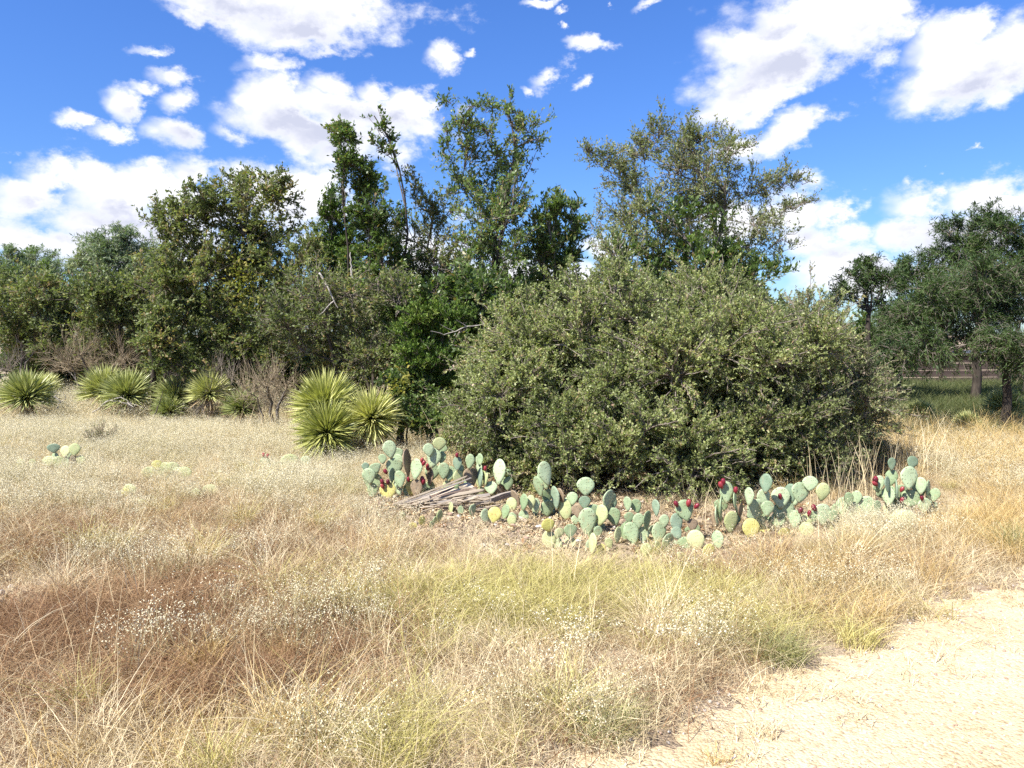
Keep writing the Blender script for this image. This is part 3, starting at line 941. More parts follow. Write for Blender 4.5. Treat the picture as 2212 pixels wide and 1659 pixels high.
YL = {m: [yucca_leaf(m, b, w) for b, w in ((-.05, .021), (-.12, .024), (.04, .020), (-.2, .022))] for m in ('yucca', 'yucca_grey', 'yucca_dry')}
M['yucca_trunk'] = bark_mat('yucca_trunk', (0.14, 0.09, 0.05), (0.34, 0.24, 0.15), scale=30)


def yucca(label, hx, hy, D, r_px, n, mat='yucca', tilt=(0, 0, 1), dry=.12, low=-0.75, group='yuccas', skirt=0):
    c = P(hx, hy, D)
    base = np.array([c[0], c[1], 0])
    root = thing('yucca', label, 'yucca', base, group)
    hz_ = max(c[2], 0.08)
    r = r_px * D / F
    # short shaggy stem
    k = np.linspace(0, 1, 7)
    pts = np.stack([k * 0, k * 0, k * hz_], 1)[None] + rng.normal(0, .004, (1, 7, 3))
    v, f, t = tubes(pts, (np.array([1.1, 1.15, 1, .95, 1, .8, .4]) * r * .13)[None], 10)
    link('stem', make_mesh('stem', v, f, M['yucca_trunk'], t, True), root)
    ax = Vector(tilt).normalized()
    q = Vector((0, 0, 1)).rotation_difference(ax)
    n = min(295, int(n * 1.35))
    for i in range(n):
        z = 1 - (i + .5) / n * (1 - low)
        a = i * 2.39996 + random.uniform(-.25, .25)
        s = math.sqrt(max(0, 1 - z * z))
        d = q @ Vector((s * math.cos(a), s * math.sin(a), z + random.uniform(-.06, .06)))
        d.normalize()
        ln = r * random.uniform(.86, 1.12)
        is_dry = (z < low + (1 - low) * dry and random.random() < .75)
        m = 'yucca_dry' if is_dry else mat
        o = link('leaf', random.choice(YL[m]), root)
        x = d
        y = Vector((0, 0, 1)).cross(x)
        if y.length < .05:
            y = Vector((0, 1, 0))
        y.normalize()
        zz = x.cross(y)
        rot = Matrix((x, y, zz)).transposed()
        o.rotation_mode = 'QUATERNION'
        o.rotation_quaternion = rot.to_quaternion() @ Euler((random.uniform(-.5, .5), 0, 0)).to_quaternion()
        o.location = Vector((0, 0, hz_)) + d * (r * .06) + Vector((0, 0, -.12 * r * (1 - z) * .5))
        o.scale = (ln, ln * random.uniform(.9, 1.2) * (0.45 / max(r, .3)) ** .3, ln)
    # the crowded short leaves at the heart of the rosette
    m_ = 620
    zz = rng.uniform(low * .8, 1, m_)
    aa = rng.uniform(0, 6.283, m_)
    ss = np.sqrt(1 - zz ** 2)
    dd = np.stack([ss * np.cos(aa), ss * np.sin(aa), zz], 1)
    qm = np.array(q.to_matrix())
    dd = dd @ qm.T
    vv, ff = leaf_quads(dd * r * .05 + np.array([0, 0, hz_]), dd, rand_dir(m_), r * rng.uniform(.72, 1.06, m_), np.full(m_, .026 * r / .42), .25)
    link('inner_leaves', make_mesh('inner_leaves', vv, ff, M[mat], np.repeat(rng.uniform(.3, 1, m_), 4)), root)['kind'] = 'stuff'
    for i in range(skirt):
        a = random.uniform(0, 6.283)
        zt = hz_ * random.uniform(.35, 1.0)
        d = Vector((math.cos(a) * .28, math.sin(a) * .28, -1)).normalized()
        o = link('leaf', random.choice(YL['yucca_dry']), root)
        y = Vector((-math.sin(a), math.cos(a), 0))
        rot = Matrix((d, y, d.cross(y))).transposed()
        o.rotation_mode = 'QUATERNION'
        o.rotation_quaternion = rot.to_quaternion()
        o.location = Vector((math.cos(a) * r * .1, math.sin(a) * r * .1, zt))
        ln = min(zt * .95, r * .8)
        o.scale = (ln, ln * 1.5, ln)


yucca('upper rear rosette of the big yellow-green yucca clump', 703, 878, 9.75, 84, 260, low=-.5)
yucca('lowest front rosette of the big yellow-green yucca clump', 706, 934, 9.25, 80, 290, tilt=(0, -.35, 1), dry=.16, low=-.85)
yucca('right-hand rosette of the big yucca clump on a short shaggy stem', 803, 903, 9.6, 73, 220, tilt=(.1, -.2, 1), dry=.22, low=-.85, skirt=40)
GREY = 'yucca_grey'
yucca('grey-green yucca on a thick brown skirted trunk at the left edge', 58, 858, 13.0, 66, 170, GREY, dry=.12, low=-.45, skirt=70)
yucca('small yucca half hidden behind the skirted left edge yucca', 98, 838, 15.2, 38, 80, GREY, low=-.3)
yucca('left one of the pair of rounded yuccas with a dead branch before it', 226, 845, 13.6, 62, 150, GREY, low=-.4)
yucca('right one of the pair of rounded yuccas with a dead branch before it', 276, 853, 13.3, 62, 160, GREY, dry=.2, low=-.6)
yucca('upper yucca of the two small stacked rosettes left of the olive bush', 380, 858, 13.2, 52, 140, GREY, dry=.2, low=-.6)
yucca('low front yucca of the two small stacked rosettes', 366, 890, 12.9, 42, 100, GREY, low=-.3)
yucca('dull grey yucca in shade under the broad olive tree', 452, 850, 12.9, 54, 110, GREY, low=-.4)
yucca('dull low yucca beside the brown twigs, left of the big clump', 522, 884, 12.1, 48, 90, GREY, low=-.3)
yucca('small yucca behind the pale grass, beside the dull low one', 490, 850, 13.8, 34, 60, GREY, low=-.3)
yucca('pale round yucca in the right-hand grass before the mesquite', 2090, 918, 11.8, 34, 100, GREY, low=-.4)
yucca('dark yucca at the foot of the leaning mesquite trunk', 2170, 880, 12.6, 48, 90, GREY, low=-.3)
yucca('dark yucca in shade under the left end of the largest shrub', 1020, 905, 9.6, 40, 70, GREY, low=-.3)
yucca('shaded low yucca right of the greyish shrub', 1985, 895, 13.0, 36, 60, GREY, low=-.3)


# ------------------------------------------------------------------ prickly pears
def pad_mat(name, c1, c2, dots, dot_amt=.6, scar=0.0, scar_col=(.3, .22, .12)):
    m, nt = new_mat(name)
    out = nd(nt, 'ShaderNodeOutputMaterial')
    tc = nd(nt, 'ShaderNodeTexCoord')
    oi = nd(nt, 'ShaderNodeObjectInfo')
    n = nd(nt, 'ShaderNodeTexNoise', noise_dimensions='4D')
    n.inputs['Scale'].default_value = 2.6
    n.inputs['Detail'].default_value = 5
    lk(nt, tc.outputs['Object'], n.inputs['Vector'])
    lk(nt, math_n(nt, 'MULTIPLY', oi.outputs['Random'], 37.0), n.inputs['W'])
    fac = math_n(nt, 'ADD', math_n(nt, 'MULTIPLY', n.outputs['Fac'], .7), math_n(nt, 'MULTIPLY', oi.outputs['Random'], .4))
    col = ramp_node(nt, fac, [(.3, c1), (.75, c2)])
    if scar:
        n2 = nd(nt, 'ShaderNodeTexNoise', noise_dimensions='4D')
        n2.inputs['Scale'].default_value = 4.5
        n2.inputs['Detail'].default_value = 6
        lk(nt, tc.outputs['Object'], n2.inputs['Vector'])
        lk(nt, math_n(nt, 'MULTIPLY', oi.outputs['Random'], 61.0), n2.inputs['W'])
        col = mixc(nt, math_n(nt, 'MULTIPLY', smooth(nt, n2.outputs['Fac'], .56, .68), scar), col, scar_col)
    mp = nd(nt, 'ShaderNodeMapping')
    mp.inputs['Scale'].default_value = (1, 0, 1)
    lk(nt, tc.outputs['Object'], mp.inputs[0])
    vo = nd(nt, 'ShaderNodeTexVoronoi')
    vo.inputs['Scale'].default_value = 7.0
    vo.inputs['Randomness'].default_value = .35
    lk(nt, mp.outputs[0], vo.inputs['Vector'])
    dot = smooth(nt, vo.outputs['Distance'], .26, .12)
    col = mixc(nt, math_n(nt, 'MULTIPLY', dot, dot_amt), col, dots)
    sz = nd(nt, 'ShaderNodeSeparateXYZ')
    lk(nt, tc.outputs['Object'], sz.inputs[0])
    foot = smooth(nt, math_n(nt, 'MULTIPLY_ADD', n.outputs['Fac'], -.25, math_n(nt, 'ADD', sz.outputs[2], .1)), .12, .0)
    col = mixc(nt, math_n(nt, 'MULTIPLY', foot, .75), col, (.30, .23, .13))      # corky joint at the foot of the pad
    pb = nd(nt, 'ShaderNodeBsdfPrincipled')
    lk(nt, col, pb.inputs['Base Color'])
    pb.inputs['Roughness'].default_value = .5
    pb.inputs['Specular IOR Level'].default_value = .3
    bp = nd(nt, 'ShaderNodeBump')
    bp.inputs['Strength'].default_value = .35
    bp.inputs['Distance'].default_value = .02
    lk(nt, math_n(nt, 'ADD', dot, math_n(nt, 'MULTIPLY', n.outputs['Fac'], .6)), bp.inputs['Height'])
    lk(nt, bp.outputs[0], pb.inputs['Normal'])
    lk(nt, pb.outputs[0], out.inputs[0])
    return m


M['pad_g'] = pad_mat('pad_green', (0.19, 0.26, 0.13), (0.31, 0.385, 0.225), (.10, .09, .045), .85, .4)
M['pad_l'] = pad_mat('pad_pale_green', (0.27, 0.35, 0.195), (0.39, 0.47, 0.29), (.12, .11, .055), .85, .35)
M['pad_y'] = pad_mat('pad_yellow', (0.38, 0.37, 0.10), (0.53, 0.49, 0.17), (.3, .2, .07), .6, .8, (.36, .24, .09))
M['pad_p'] = pad_mat('pad_cream_green', (0.33, 0.38, 0.17), (0.46, 0.48, 0.255), (.32, .26, .13), .5, .5, (.45, .38, .2))
M['pad_b'] = pad_mat('pad_brown', (0.17, 0.12, 0.075), (0.30, 0.23, 0.15), (.1, .07, .05), .5, .6, (.12, .1, .08))
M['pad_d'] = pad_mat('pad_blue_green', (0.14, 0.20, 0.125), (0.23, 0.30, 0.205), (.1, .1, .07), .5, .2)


def pad_mesh(mat, seed):
    """egg-shaped flat pad, base at the origin, 1 high, about 1 wide, growing along +Z, facing -Y"""
    r_ = np.random.default_rng(seed)
    S = 20
    th = np.arange(S) * 2 * math.pi / S
    wide = 0.58 + r_.uniform(-.06, .08)
    # outline: x(th), z(th)
    zc = wide
    x0 = np.sin(th) * .5
    z0 = .5 - np.cos(th) * .5
    taper = .30 + .70 * np.clip(z0 / zc, 0, 1) ** .75
    x0 = x0 * taper * 1.04
    x0 += .012 * np.sin(3 * th + r_.uniform(0, 6)) * np.sin(th) ** 2
    cz = .55
    rings = [(1.0, 0), (.93, .55), (.72, .85), (.4, 1.0)]
    v = []
    T = .055
    bend = r_.uniform(-.05, .05)
    twist = r_.uniform(-.12, .12)

    def add(x, z, y):
        v.append((x, y + bend * (z - .5) ** 2 * 4 + twist * x * (z - .3), z))
    for side in (-1, 1):
        for (k, h) in rings:
            for i in range(S):
                thick = T * (1.25 - .5 * z0[i])
                add(x0[i] * k, cz + (z0[i] - cz) * k, side * h * thick)
        add(0, cz, side * T)
    f = []
    per = len(rings) * S + 1
    tri = []
    for s in (0, 1):
        o = s * per
        for j in range(len(rings) - 1):
            for i in range(S):
                q = [o + j * S + i, o + j * S + (i + 1) % S, o + (j + 1) * S + (i + 1) % S, o + (j + 1) * S + i]
                f.append(q if s == 0 else q[::-1])
        j = len(rings) - 1
        for i in range(S):
            q = [o + j * S + i, o + j * S + (i + 1) % S, o + per - 1]
            tri.append(q if s == 0 else q[::-1])
    me = bpy.data.meshes.new('pad')
    me.from_pydata(v, [], f + tri)
    import bmesh
    bm = bmesh.new()
    bm.from_mesh(me)
    bmesh.ops.remove_doubles(bm, verts=bm.verts, dist=.0005)
    bmesh.ops.recalc_face_normals(bm, faces=bm.faces)
    for fc in bm.faces:
        fc.smooth = True
    bm.to_mesh(me)
    bm.free()
    me.materials.append(M[mat])
    return me


PADS = {k: [pad_mesh('pad_' + k, 10 * i + ord(k)) for i in range(4)] for k in 'glypbd'}


def fruit_mesh(seed):
    r_ = np.random.default_rng(seed)
    prof = [(0.0, .12), (.12, .27), (.35, .42), (.6, .46), (.82, .40), (.95, .30), (1.0, .26), (.93, .12), (.91, 0.0)]
    S = 9
    v, f = [], []
    for z, r in prof:
        for i in range(S):
            a = i * 2 * math.pi / S
            v.append((r * .76 * math.cos(a) * (1 + r_.normal(0, .02)), r * .76 * math.sin(a), z))
    for j in range(len(prof) - 1):
        for i in range(S):
            f.append((j * S + i, j * S + (i + 1) % S, (j + 1) * S + (i + 1) % S, (j + 1) * S + i))
    return make_mesh('fruit', np.array(v), np.array(f), M['fruit'], None, True)


m, nt = new_mat('fruit_red')
out = nd(nt, 'ShaderNodeOutputMaterial')
pb = nd(nt, 'ShaderNodeBsdfPrincipled')
oi = nd(nt, 'ShaderNodeObjectInfo')
lk(nt, ramp_node(nt, oi.outputs['Random'], [(0, (0.085, 0.008, 0.016)), (.6, (0.19, 0.012, 0.026)), (1, (0.27, 0.04, 0.04))]), pb.inputs['Base Color'])
pb.inputs['Roughness'].default_value = .38
lk(nt, pb.outputs[0], out.inputs[0])
M['fruit'] = m
FRUIT = [fruit_mesh(i) for i in range(3)]


def z2(x, y):
    return 756 + x * .3092, 900 + y * .3092, .3092


def z3(x, y):
    return 1368 + x * .3255, 936 + y * .3255, .3255


def z1(x, y):
    return x * .4231, 684 + y * .4231, .4231


def cactus(label, conv, base_y, pads, fruits=(), base_x=None, fill=.7):
    """pads: (x, y, w, h, lean, colour) read in one of the three plan grids; base_y: ground line of the plant"""
    D0 = DG(base_y)
    items = []
    for p in pads:
        x, y, s = conv(p[0], p[1])
        w, h = p[2] * s, p[3] * s
        bot = y + h / 2 + 1
        D = D0 if bot < base_y - 4 else DG(max(bot - 6, 760))
        items.append([x, y, w, h, p[4] if len(p) > 4 else 0, p[5] if len(p) > 5 else 'g', D + random.uniform(-.05, .05)])
    if base_x is None:
        base_x = sum(i[0] for i in items) / len(items)
    b = P(base_x, base_y, D0)
    base = np.array([b[0], D0, 0])
    root = thing('prickly_pear', label, 'cactus', base, 'prickly pear plants')
    placed = []

    def put(x, y, w, h, lean, colr, D, yaw=None):
        if colr == 'b' and random.random() < .55:
            colr = random.choice('gp')
        px = D / F
        hm, wm = h * px * 1.06, w * px * 1.1
        if yaw is None:
            if w / h < .56:
                tw_ = .68 * hm
                yaw = math.acos(min(1, max(.26, wm / tw_))) * random.choice((-1, 1))
                wm = tw_
            else:
                yaw = random.uniform(-.28, .28)
                wm = wm / math.cos(yaw)
        la = math.radians(lean)
        cx, cz = math.sin(la), math.cos(la)
        c = P(x, y, D)
        bt = Vector((c[0] - cx * hm / 2, D, c[2] - cz * hm / 2))
        o = link('pad', random.choice(PADS[colr]), root)
        o.rotation_euler = (Euler((0, la, 0)).to_matrix() @ Euler((random.uniform(-.22, .12), 0, 0)).to_matrix() @ Euler((0, 0, yaw)).to_matrix()).to_euler()
        o.scale = (wm, min(hm, wm * 1.4) * 1.0, hm)
        o.location = bt - Vector(base)
        placed.append([o, Vector((c[0], D, c[2])), bt, hm])
        return o
    for it in items:
        put(*it)
    # more pads crowd in between and behind the ones that stand out
    xs_, ys_ = [i[0] for i in items], [i[1] for i in items]
    for _ in range(int(len(items) * fill)):
        it = random.choice(items)
        put(it[0] + random.uniform(-.7, .7) * it[2], min(it[1] + random.uniform(.1, .75) * it[3], base_y + 6), it[2] * random.uniform(.7, 1.05), it[3] * random.uniform(.6, .95), random.uniform(-25, 25), random.choice('ggglllldb'), it[6] + random.uniform(.05, .3))
    # pads lower down that carry the ones standing clear of the ground
    for q in list(placed):
        o, c, bt, hm = q
        if bt.z < .05:
            continue
        held = any(r is not q and (r[1] - bt).length < r[3] * .62 and r[1].z < c.z for r in placed)
        z = bt.z
        x0, y0 = bt.x, bt.y + .03
        while z > .03 and not held:
            h = min(max(.16, hm * .9), max(z, .1) + .05)
            oo = link('pad', random.choice(PADS[random.choice('ggbp')]), root)
            oo.scale = (h * .66, h * .9, h)
            oo.rotation_euler = (random.uniform(-.1, .1), random.uniform(-.15, .15), random.uniform(-.7, .7))
            oo.location = Vector((x0, y0, z - h * .93)) - Vector(base)
            placed.append([oo, Vector((x0, y0, z - h / 2)), Vector((x0, y0, z - h)), h])
            z -= h * .88
    for fx, fy in fruits:
        x, y, s = conv(fx, fy)
        D = D0
        c = Vector(P(x, y, D))
        best = min(placed[:len(items)], key=lambda r: ((r[1].x - c.x) ** 2 + (r[1].z + r[3] * .4 - c.z) ** 2))
        o = best[0]
        # set on the rim: as near as the pad's own front
        c.y = best[1].y - .02
        Dn = c.y
        c = Vector(P(x, y, Dn))
        fr = link('fruit', random.choice(FRUIT), None)
        L = .055 * random.uniform(.85, 1.15)
        ctr = best[1]
        ex, ez = (c.x - ctr.x) / (best[0].scale.x * .5), (c.z - ctr.z) / (best[3] * .5)
        k_ = math.hypot(ex, ez)
        if k_ > 1.18:
            c = Vector((ctr.x + (c.x - ctr.x) * 1.18 / k_, c.y, ctr.z + (c.z - ctr.z) * 1.18 / k_))
        dv = Vector((c.x - ctr.x, 0, c.z - ctr.z + .02))
        dv = dv.normalized() if dv.length > .01 else Vector((0, 0, 1))
        dv = (dv + Vector((0, -.25, .5))).normalized()
        q = Vector((0, 0, 1)).rotation_difference(dv)
        mw = Matrix.LocRotScale(c - dv * L * .5, q, (L, L, L))
        ow = Matrix.LocRotScale(Vector(base) + o.location, o.rotation_euler, o.scale)
        fr.parent = o
        fr.matrix_parent_inverse = ow.inverted() @ Matrix.Identity(4)
        fr.matrix_basis = mw
    return root


cactus('large prickly pear with many red fruits behind the plank pile', z2, 1078,
       [(280, 230, 90, 130, -8, 'l'), (228, 295, 60, 70, 0, 'g'), (175, 360, 90, 70, -25, 'l'), (135, 415, 92, 115, -10, 'l'), (310, 355, 112, 135, 6, 'g'), (345, 440, 80, 122, -10, 'g'), (292, 410, 34, 105, 0, 'd'),
        (462, 370, 82, 150, 5, 'g'), (398, 320, 26, 190, -6, 'b'), (265, 525, 112, 135, 0, 'y'), (440, 500, 110, 112, 20, 'y'), (585, 290, 102, 142, 12, 'l'), (550, 235, 72, 95, -10, 'l'), (625, 190, 88, 92, 5, 'p'),
        (640, 285, 62, 85, 5, 'g'), (655, 380, 80, 120, 0, 'l'), (698, 400, 84, 105, 10, 'g'), (750, 330, 62, 100, 0, 'd'), (838, 315, 62, 110, 8, 'g'), (500, 490, 62, 90, 0, 'p'), (560, 420, 50, 130, 3, 'b'), (110, 350, 50, 60, -15, 'd')],
       [(235, 375), (205, 418), (265, 458), (228, 487), (408, 437), (502, 305), (515, 325), (540, 335), (543, 360), (506, 425), (512, 455), (748, 240)])
cactus('narrow upright prickly pear beside the right end of the plank pile', z2, 1075,
       [(908, 305, 42, 92, 0, 'g'), (908, 430, 38, 140, 0, 'd'), (860, 420, 62, 125, 0, 'b'), (945, 430, 34, 112, 0, 'b'), (1043, 390, 86, 182, 3, 'l'), (1105, 470, 68, 98, 5, 'g'), (985, 500, 88, 92, -5, 'l'), (1160, 570, 50, 130, -20, 'b')], [(945, 352)])
cactus('tall-padded prickly pear with long pointed pads left of the big shrub stems', z2, 1118,
       [(1365, 400, 92, 172, -15, 'l'), (1320, 490, 62, 152, -15, 'g'), (1437, 570, 52, 165, -8, 'd'), (1215, 600, 52, 122, 5, 'g'), (1300, 620, 54, 95, 0, 'l'), (1505, 655, 92, 160, -8, 'p'), (1555, 575, 76, 92, 0, 'l'), (1470, 560, 50, 130, -8, 'b'), (1265, 600, 60, 100, 0, 'b'), (1380, 640, 90, 120, 0, 'b')])
cactus('row of small yellowing pads in front of the plank pile', z2, 1112,
       [(1130, 620, 72, 105, -5, 'p'), (1085, 670, 52, 112, 10, 'g'), (1010, 690, 92, 115, 8, 'y'), (945, 700, 56, 112, -8, 'l'), (855, 655, 46, 92, 5, 'l'), (705, 640, 36, 85, 0, 'p'), (775, 660, 42, 75, -5, 'g'), (1130, 730, 60, 90, 0, 'b')])
cactus('low scattered pale pads on the bare soil left of the yellowing row', z2, 1135,
       [(625, 695, 36, 85, 10, 'p'), (505, 735, 42, 82, -5, 'y'), (372, 705, 30, 80, -12, 'p'), (570, 760, 30, 60, 0, 'p'), (440, 770, 60, 60, 20, 'y')])
cactus('central prickly pear with a round top pad standing above the rest', z2, 1150,
       [(1648, 490, 122, 128, 0, 'l'), (1660, 735, 124, 205, 0, 'l'), (1700, 670, 100, 120, 10, 'g'), (1752, 690, 82, 152, 8, 'p'), (1800, 580, 76, 152, 10, 'l'), (1838, 580, 42, 82, 22, 'l'), (1845, 700, 98, 128, -15, 'g'), (1733, 810, 62, 92, 0, 'g'), (1590, 660, 80, 100, -10, 'b'), (1640, 600, 80, 90, 0, 'd')])
cactus('cut and yellowing fallen pads on the litter below the central prickly pear', z2, 1182,
       [(1695, 890, 46, 155, 5, 'p'), (1810, 885, 56, 85, -20, 'p'), (1872, 830, 56, 115, 5, 'b'), (1460, 815, 66, 80, 25, 'p'), (1385, 760, 90, 100, -12, 'y'), (1760, 930, 70, 90, -35, 'y'), (1910, 930, 90, 60, 30, 'b'), (1540, 800, 90, 100, 0, 'b'), (1680, 830, 30, 70, -15, 'p')])
cactus('dense cluster of overlapping rounded pads under the middle of the big shrub', z2, 1172,
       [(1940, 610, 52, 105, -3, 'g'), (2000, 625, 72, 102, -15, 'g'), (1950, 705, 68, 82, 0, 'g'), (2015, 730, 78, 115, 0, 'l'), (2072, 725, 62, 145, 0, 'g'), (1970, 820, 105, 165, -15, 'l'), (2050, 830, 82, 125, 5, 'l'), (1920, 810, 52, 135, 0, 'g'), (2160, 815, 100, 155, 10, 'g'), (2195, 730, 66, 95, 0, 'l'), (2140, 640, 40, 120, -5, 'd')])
cactus('low prickly pear with red fruits on one tilted pad and a bright pad in front', z3, 1180,
       [(290, 600, 84, 135, -8, 'd'), (290, 665, 74, 85, -30, 'd'), (227, 735, 84, 155, 3, 'l'), (163, 770, 54, 115, -8, 'p'), (345, 515, 118, 145, -15, 'g'), (395, 610, 74, 80, 0, 'b'), (417, 715, 108, 145, -12, 'p'), (497, 790, 84, 115, 20, 'y'), (562, 715, 64, 135, 0, 'l'), (325, 820, 70, 60, 30, 'p'), (85, 780, 70, 100, 0, 'p')],
       [(272, 460), (367, 465), (437, 475)])
cactus('prickly pear with dark fruits at its top and a yellow pad at its foot', z3, 1160,
       [(620, 395, 84, 145, 0, 'g'), (677, 445, 36, 115, 0, 'l'), (575, 500, 30, 190, 0, 'g'), (553, 545, 34, 135, -4, 'l'), (645, 590, 95, 155, 0, 'p'), (685, 650, 78, 100, 5, 'b'), (785, 640, 118, 145, 0, 'y'), (768, 420, 42, 125, 0, 'l'), (710, 510, 46, 100, 0, 'b'), (810, 510, 135, 155, 20, 'l'), (865, 430, 84, 125, -12, 'l'), (885, 335, 66, 130, 5, 'd'), (890, 500, 84, 105, 5, 'l')],
       [(590, 300), (572, 333), (680, 373)])
cactus('broad prickly pear with two joined red fruits among tall dry stalks', z3, 1155,
       [(980, 430, 114, 145, 0, 'l'), (965, 520, 74, 95, 0, 'g'), (1020, 510, 92, 125, -5, 'g'), (965, 580, 84, 115, 0, 'g'), (1075, 575, 78, 125, 8, 'l'), (1112, 395, 125, 135, 8, 'l'), (1175, 335, 94, 100, 5, 'l'), (1050, 400, 64, 125, -5, 'd'), (1255, 390, 88, 125, 5, 'p'), (1145, 590, 78, 105, 0, 'p'),
        (1155, 655, 94, 125, -5, 'p'), (1255, 540, 114, 145, -5, 'l'), (1320, 550, 64, 85, 10, 'l'), (1000, 670, 84, 85, 0, 'y'), (872, 650, 64, 65, 0, 'y'), (925, 690, 60, 80, 0, 'b')],
       [(975, 420), (1180, 490), (1200, 495), (1120, 490), (1065, 745)])
cactus('pale pads half sunk in white weeds between two larger prickly pears', z3, 1125, [(1395, 490, 78, 125, 0, 'l'), (1455, 510, 60, 105, 5, 'l'), (1555, 480, 94, 125, -5, 'l'), (1480, 430, 56, 100, 5, 'g'), (1430, 440, 60, 100, -10, 'g'), (1515, 520, 70, 95, 10, 'p'), (1610, 500, 74, 110, 8, 'g'), (1350, 520, 64, 100, -8, 'g')], fill=1.0)
cactus('rightmost prickly pear, tall, with one bright pad at its foot', z3, 1120,
       [(1717, 205, 58, 85, 0, 'd'), (1855, 195, 80, 85, 25, 'd'), (1835, 300, 124, 155, 5, 'l'), (1640, 330, 64, 95, 0, 'l'), (1840, 435, 118, 115, 20, 'g'), (1910, 350, 58, 115, 0, 'l'), (1960, 380, 64, 135, 5, 'l'), (2000, 410, 50, 95, 10, 'g'), (1750, 390, 42, 165, 0, 'd'), (1700, 420, 64, 125, 0, 'g'), (1690, 340, 54, 105, 0, 'd'),
        (1785, 590, 134, 155, 0, 'p'), (1930, 480, 84, 105, 0, 'l'), (1740, 490, 84, 105, 0, 'l')],
       [(1572, 270), (1545, 285), (1515, 340), (1783, 372), (1915, 430), (1785, 440)])
cactus('pale prickly pear with one blue-green pad deep in the left grass', z1, 1030,
       [(275, 672, 58, 48, 0, 'd'), (330, 690, 48, 62, 0, 'p'), (380, 680, 52, 64, 5, 'p'), (358, 780, 92, 74, 0, 'p'), (250, 740, 64, 56, -10, 'p'), (105, 760, 46, 64, 0, 'p'), (165, 752, 36, 50, 0, 'p'), (300, 745, 60, 60, 10, 'p'), (410, 735, 40, 50, 10, 'p')])
cactus('cream green prickly pear sunk in the white weeds, left of the red-fruited one', z1, 1045,
       [(760, 800, 74, 66, -10, 'p'), (830, 812, 84, 74, 0, 'p'), (880, 775, 64, 66, 0, 'p'), (935, 800, 74, 66, 8, 'p'), (905, 800, 50, 62, 0, 'l'), (800, 760, 50, 50, 0, 'y'), (850, 770, 60, 56, 0, 'p')])
cactus('low yellowish pads at the edge of the russet grass', z1, 1085, [(665, 890, 74, 74, 0, 'p'), (720, 960, 40, 60, 0, 'p'), (640, 900, 40, 50, -8, 'y')])
cactus('yellow-green pads around one dark pad in the left grass', z1, 1090, [(998, 910, 54, 64, -8, 'p'), (1068, 905, 84, 94, 5, 'p'), (1038, 917, 30, 62, 0, 'b'), (1280, 915, 70, 70, 0, 'p')])
cactus('small prickly pear with red fruits left of the big yucca foot', z1, 1022,
       [(1355, 750, 50, 74, 5, 'l'), (1298, 770, 44, 64, -8, 'd'), (1378, 765, 36, 60, 5, 'g'), (1480, 740, 84, 76, 0, 'p'), (1560, 745, 54, 64, 5, 'l'), (1445, 765, 50, 50, 0, 'p')], [(1345, 690), (1370, 703)])
cactus('crumpled yellow-green pads lying alone in the russet grass', z2, 1224, [(300, 1015, 90, 80, -40, 'y'), (370, 1005, 90, 90, 30, 'p'), (330, 1030, 60, 60, 0, 'p')])
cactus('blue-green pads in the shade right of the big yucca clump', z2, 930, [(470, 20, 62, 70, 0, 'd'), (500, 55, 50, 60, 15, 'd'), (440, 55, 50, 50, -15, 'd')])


# ------------------------------------------------------------------ pile of old boards
def board_mat(name, c1, c2):
    m, nt = new_mat(name)
    out = nd(nt, 'ShaderNodeOutputMaterial')
    tc = nd(nt, 'ShaderNodeTexCoord')
    oi = nd(nt, 'ShaderNodeObjectInfo')
    mp = nd(nt, 'ShaderNodeMapping')
    mp.inputs['Scale'].default_value = (1.2, 22, 22)
    lk(nt, tc.outputs['Object'], mp.inputs[0])
    n = nd(nt, 'ShaderNodeTexNoise', noise_dimensions='4D')
    n.inputs['Scale'].default_value = 3
    n.inputs['Detail'].default_value = 7
    n.inputs['Roughness'].default_value = .65
    lk(nt, mp.outputs[0], n.inputs['Vector'])
    lk(nt, math_n(nt, 'MULTIPLY', oi.outputs['Random'], 50.0), n.inputs['W'])
    col = ramp_node(nt, n.outputs['Fac'], [(.3, c1), (.65, c2)])
    pb = nd(nt, 'ShaderNodeBsdfPrincipled')
    lk(nt, col, pb.inputs['Base Color'])
    pb.inputs['Roughness'].default_value = .9
    pb.inputs['Specular IOR Level'].default_value = .15
    bp = nd(nt, 'ShaderNodeBump')
    bp.inputs['Strength'].default_value = .6
    bp.inputs['Distance'].default_value = .008
    lk(nt, n.outputs['Fac'], bp.inputs['Height'])
    lk(nt, bp.outputs[0], pb.inputs['Normal'])
    lk(nt, pb.outputs[0], out.inputs[0])
    return m


M['wood_tan'] = board_mat('wood_tan', (0.18, 0.14, 0.10), (0.44, 0.37, 0.28))
M['wood_grey'] = board_mat('wood_grey', (0.14, 0.12, 0.105), (0.36, 0.315, 0.27))
M['wood_pale'] = board_mat('wood_pale', (0.40, 0.32, 0.24), (0.62, 0.53, 0.42))
M['wood_red'] = board_mat('wood_red', (0.13, 0.09, 0.068), (0.30, 0.225, 0.175))


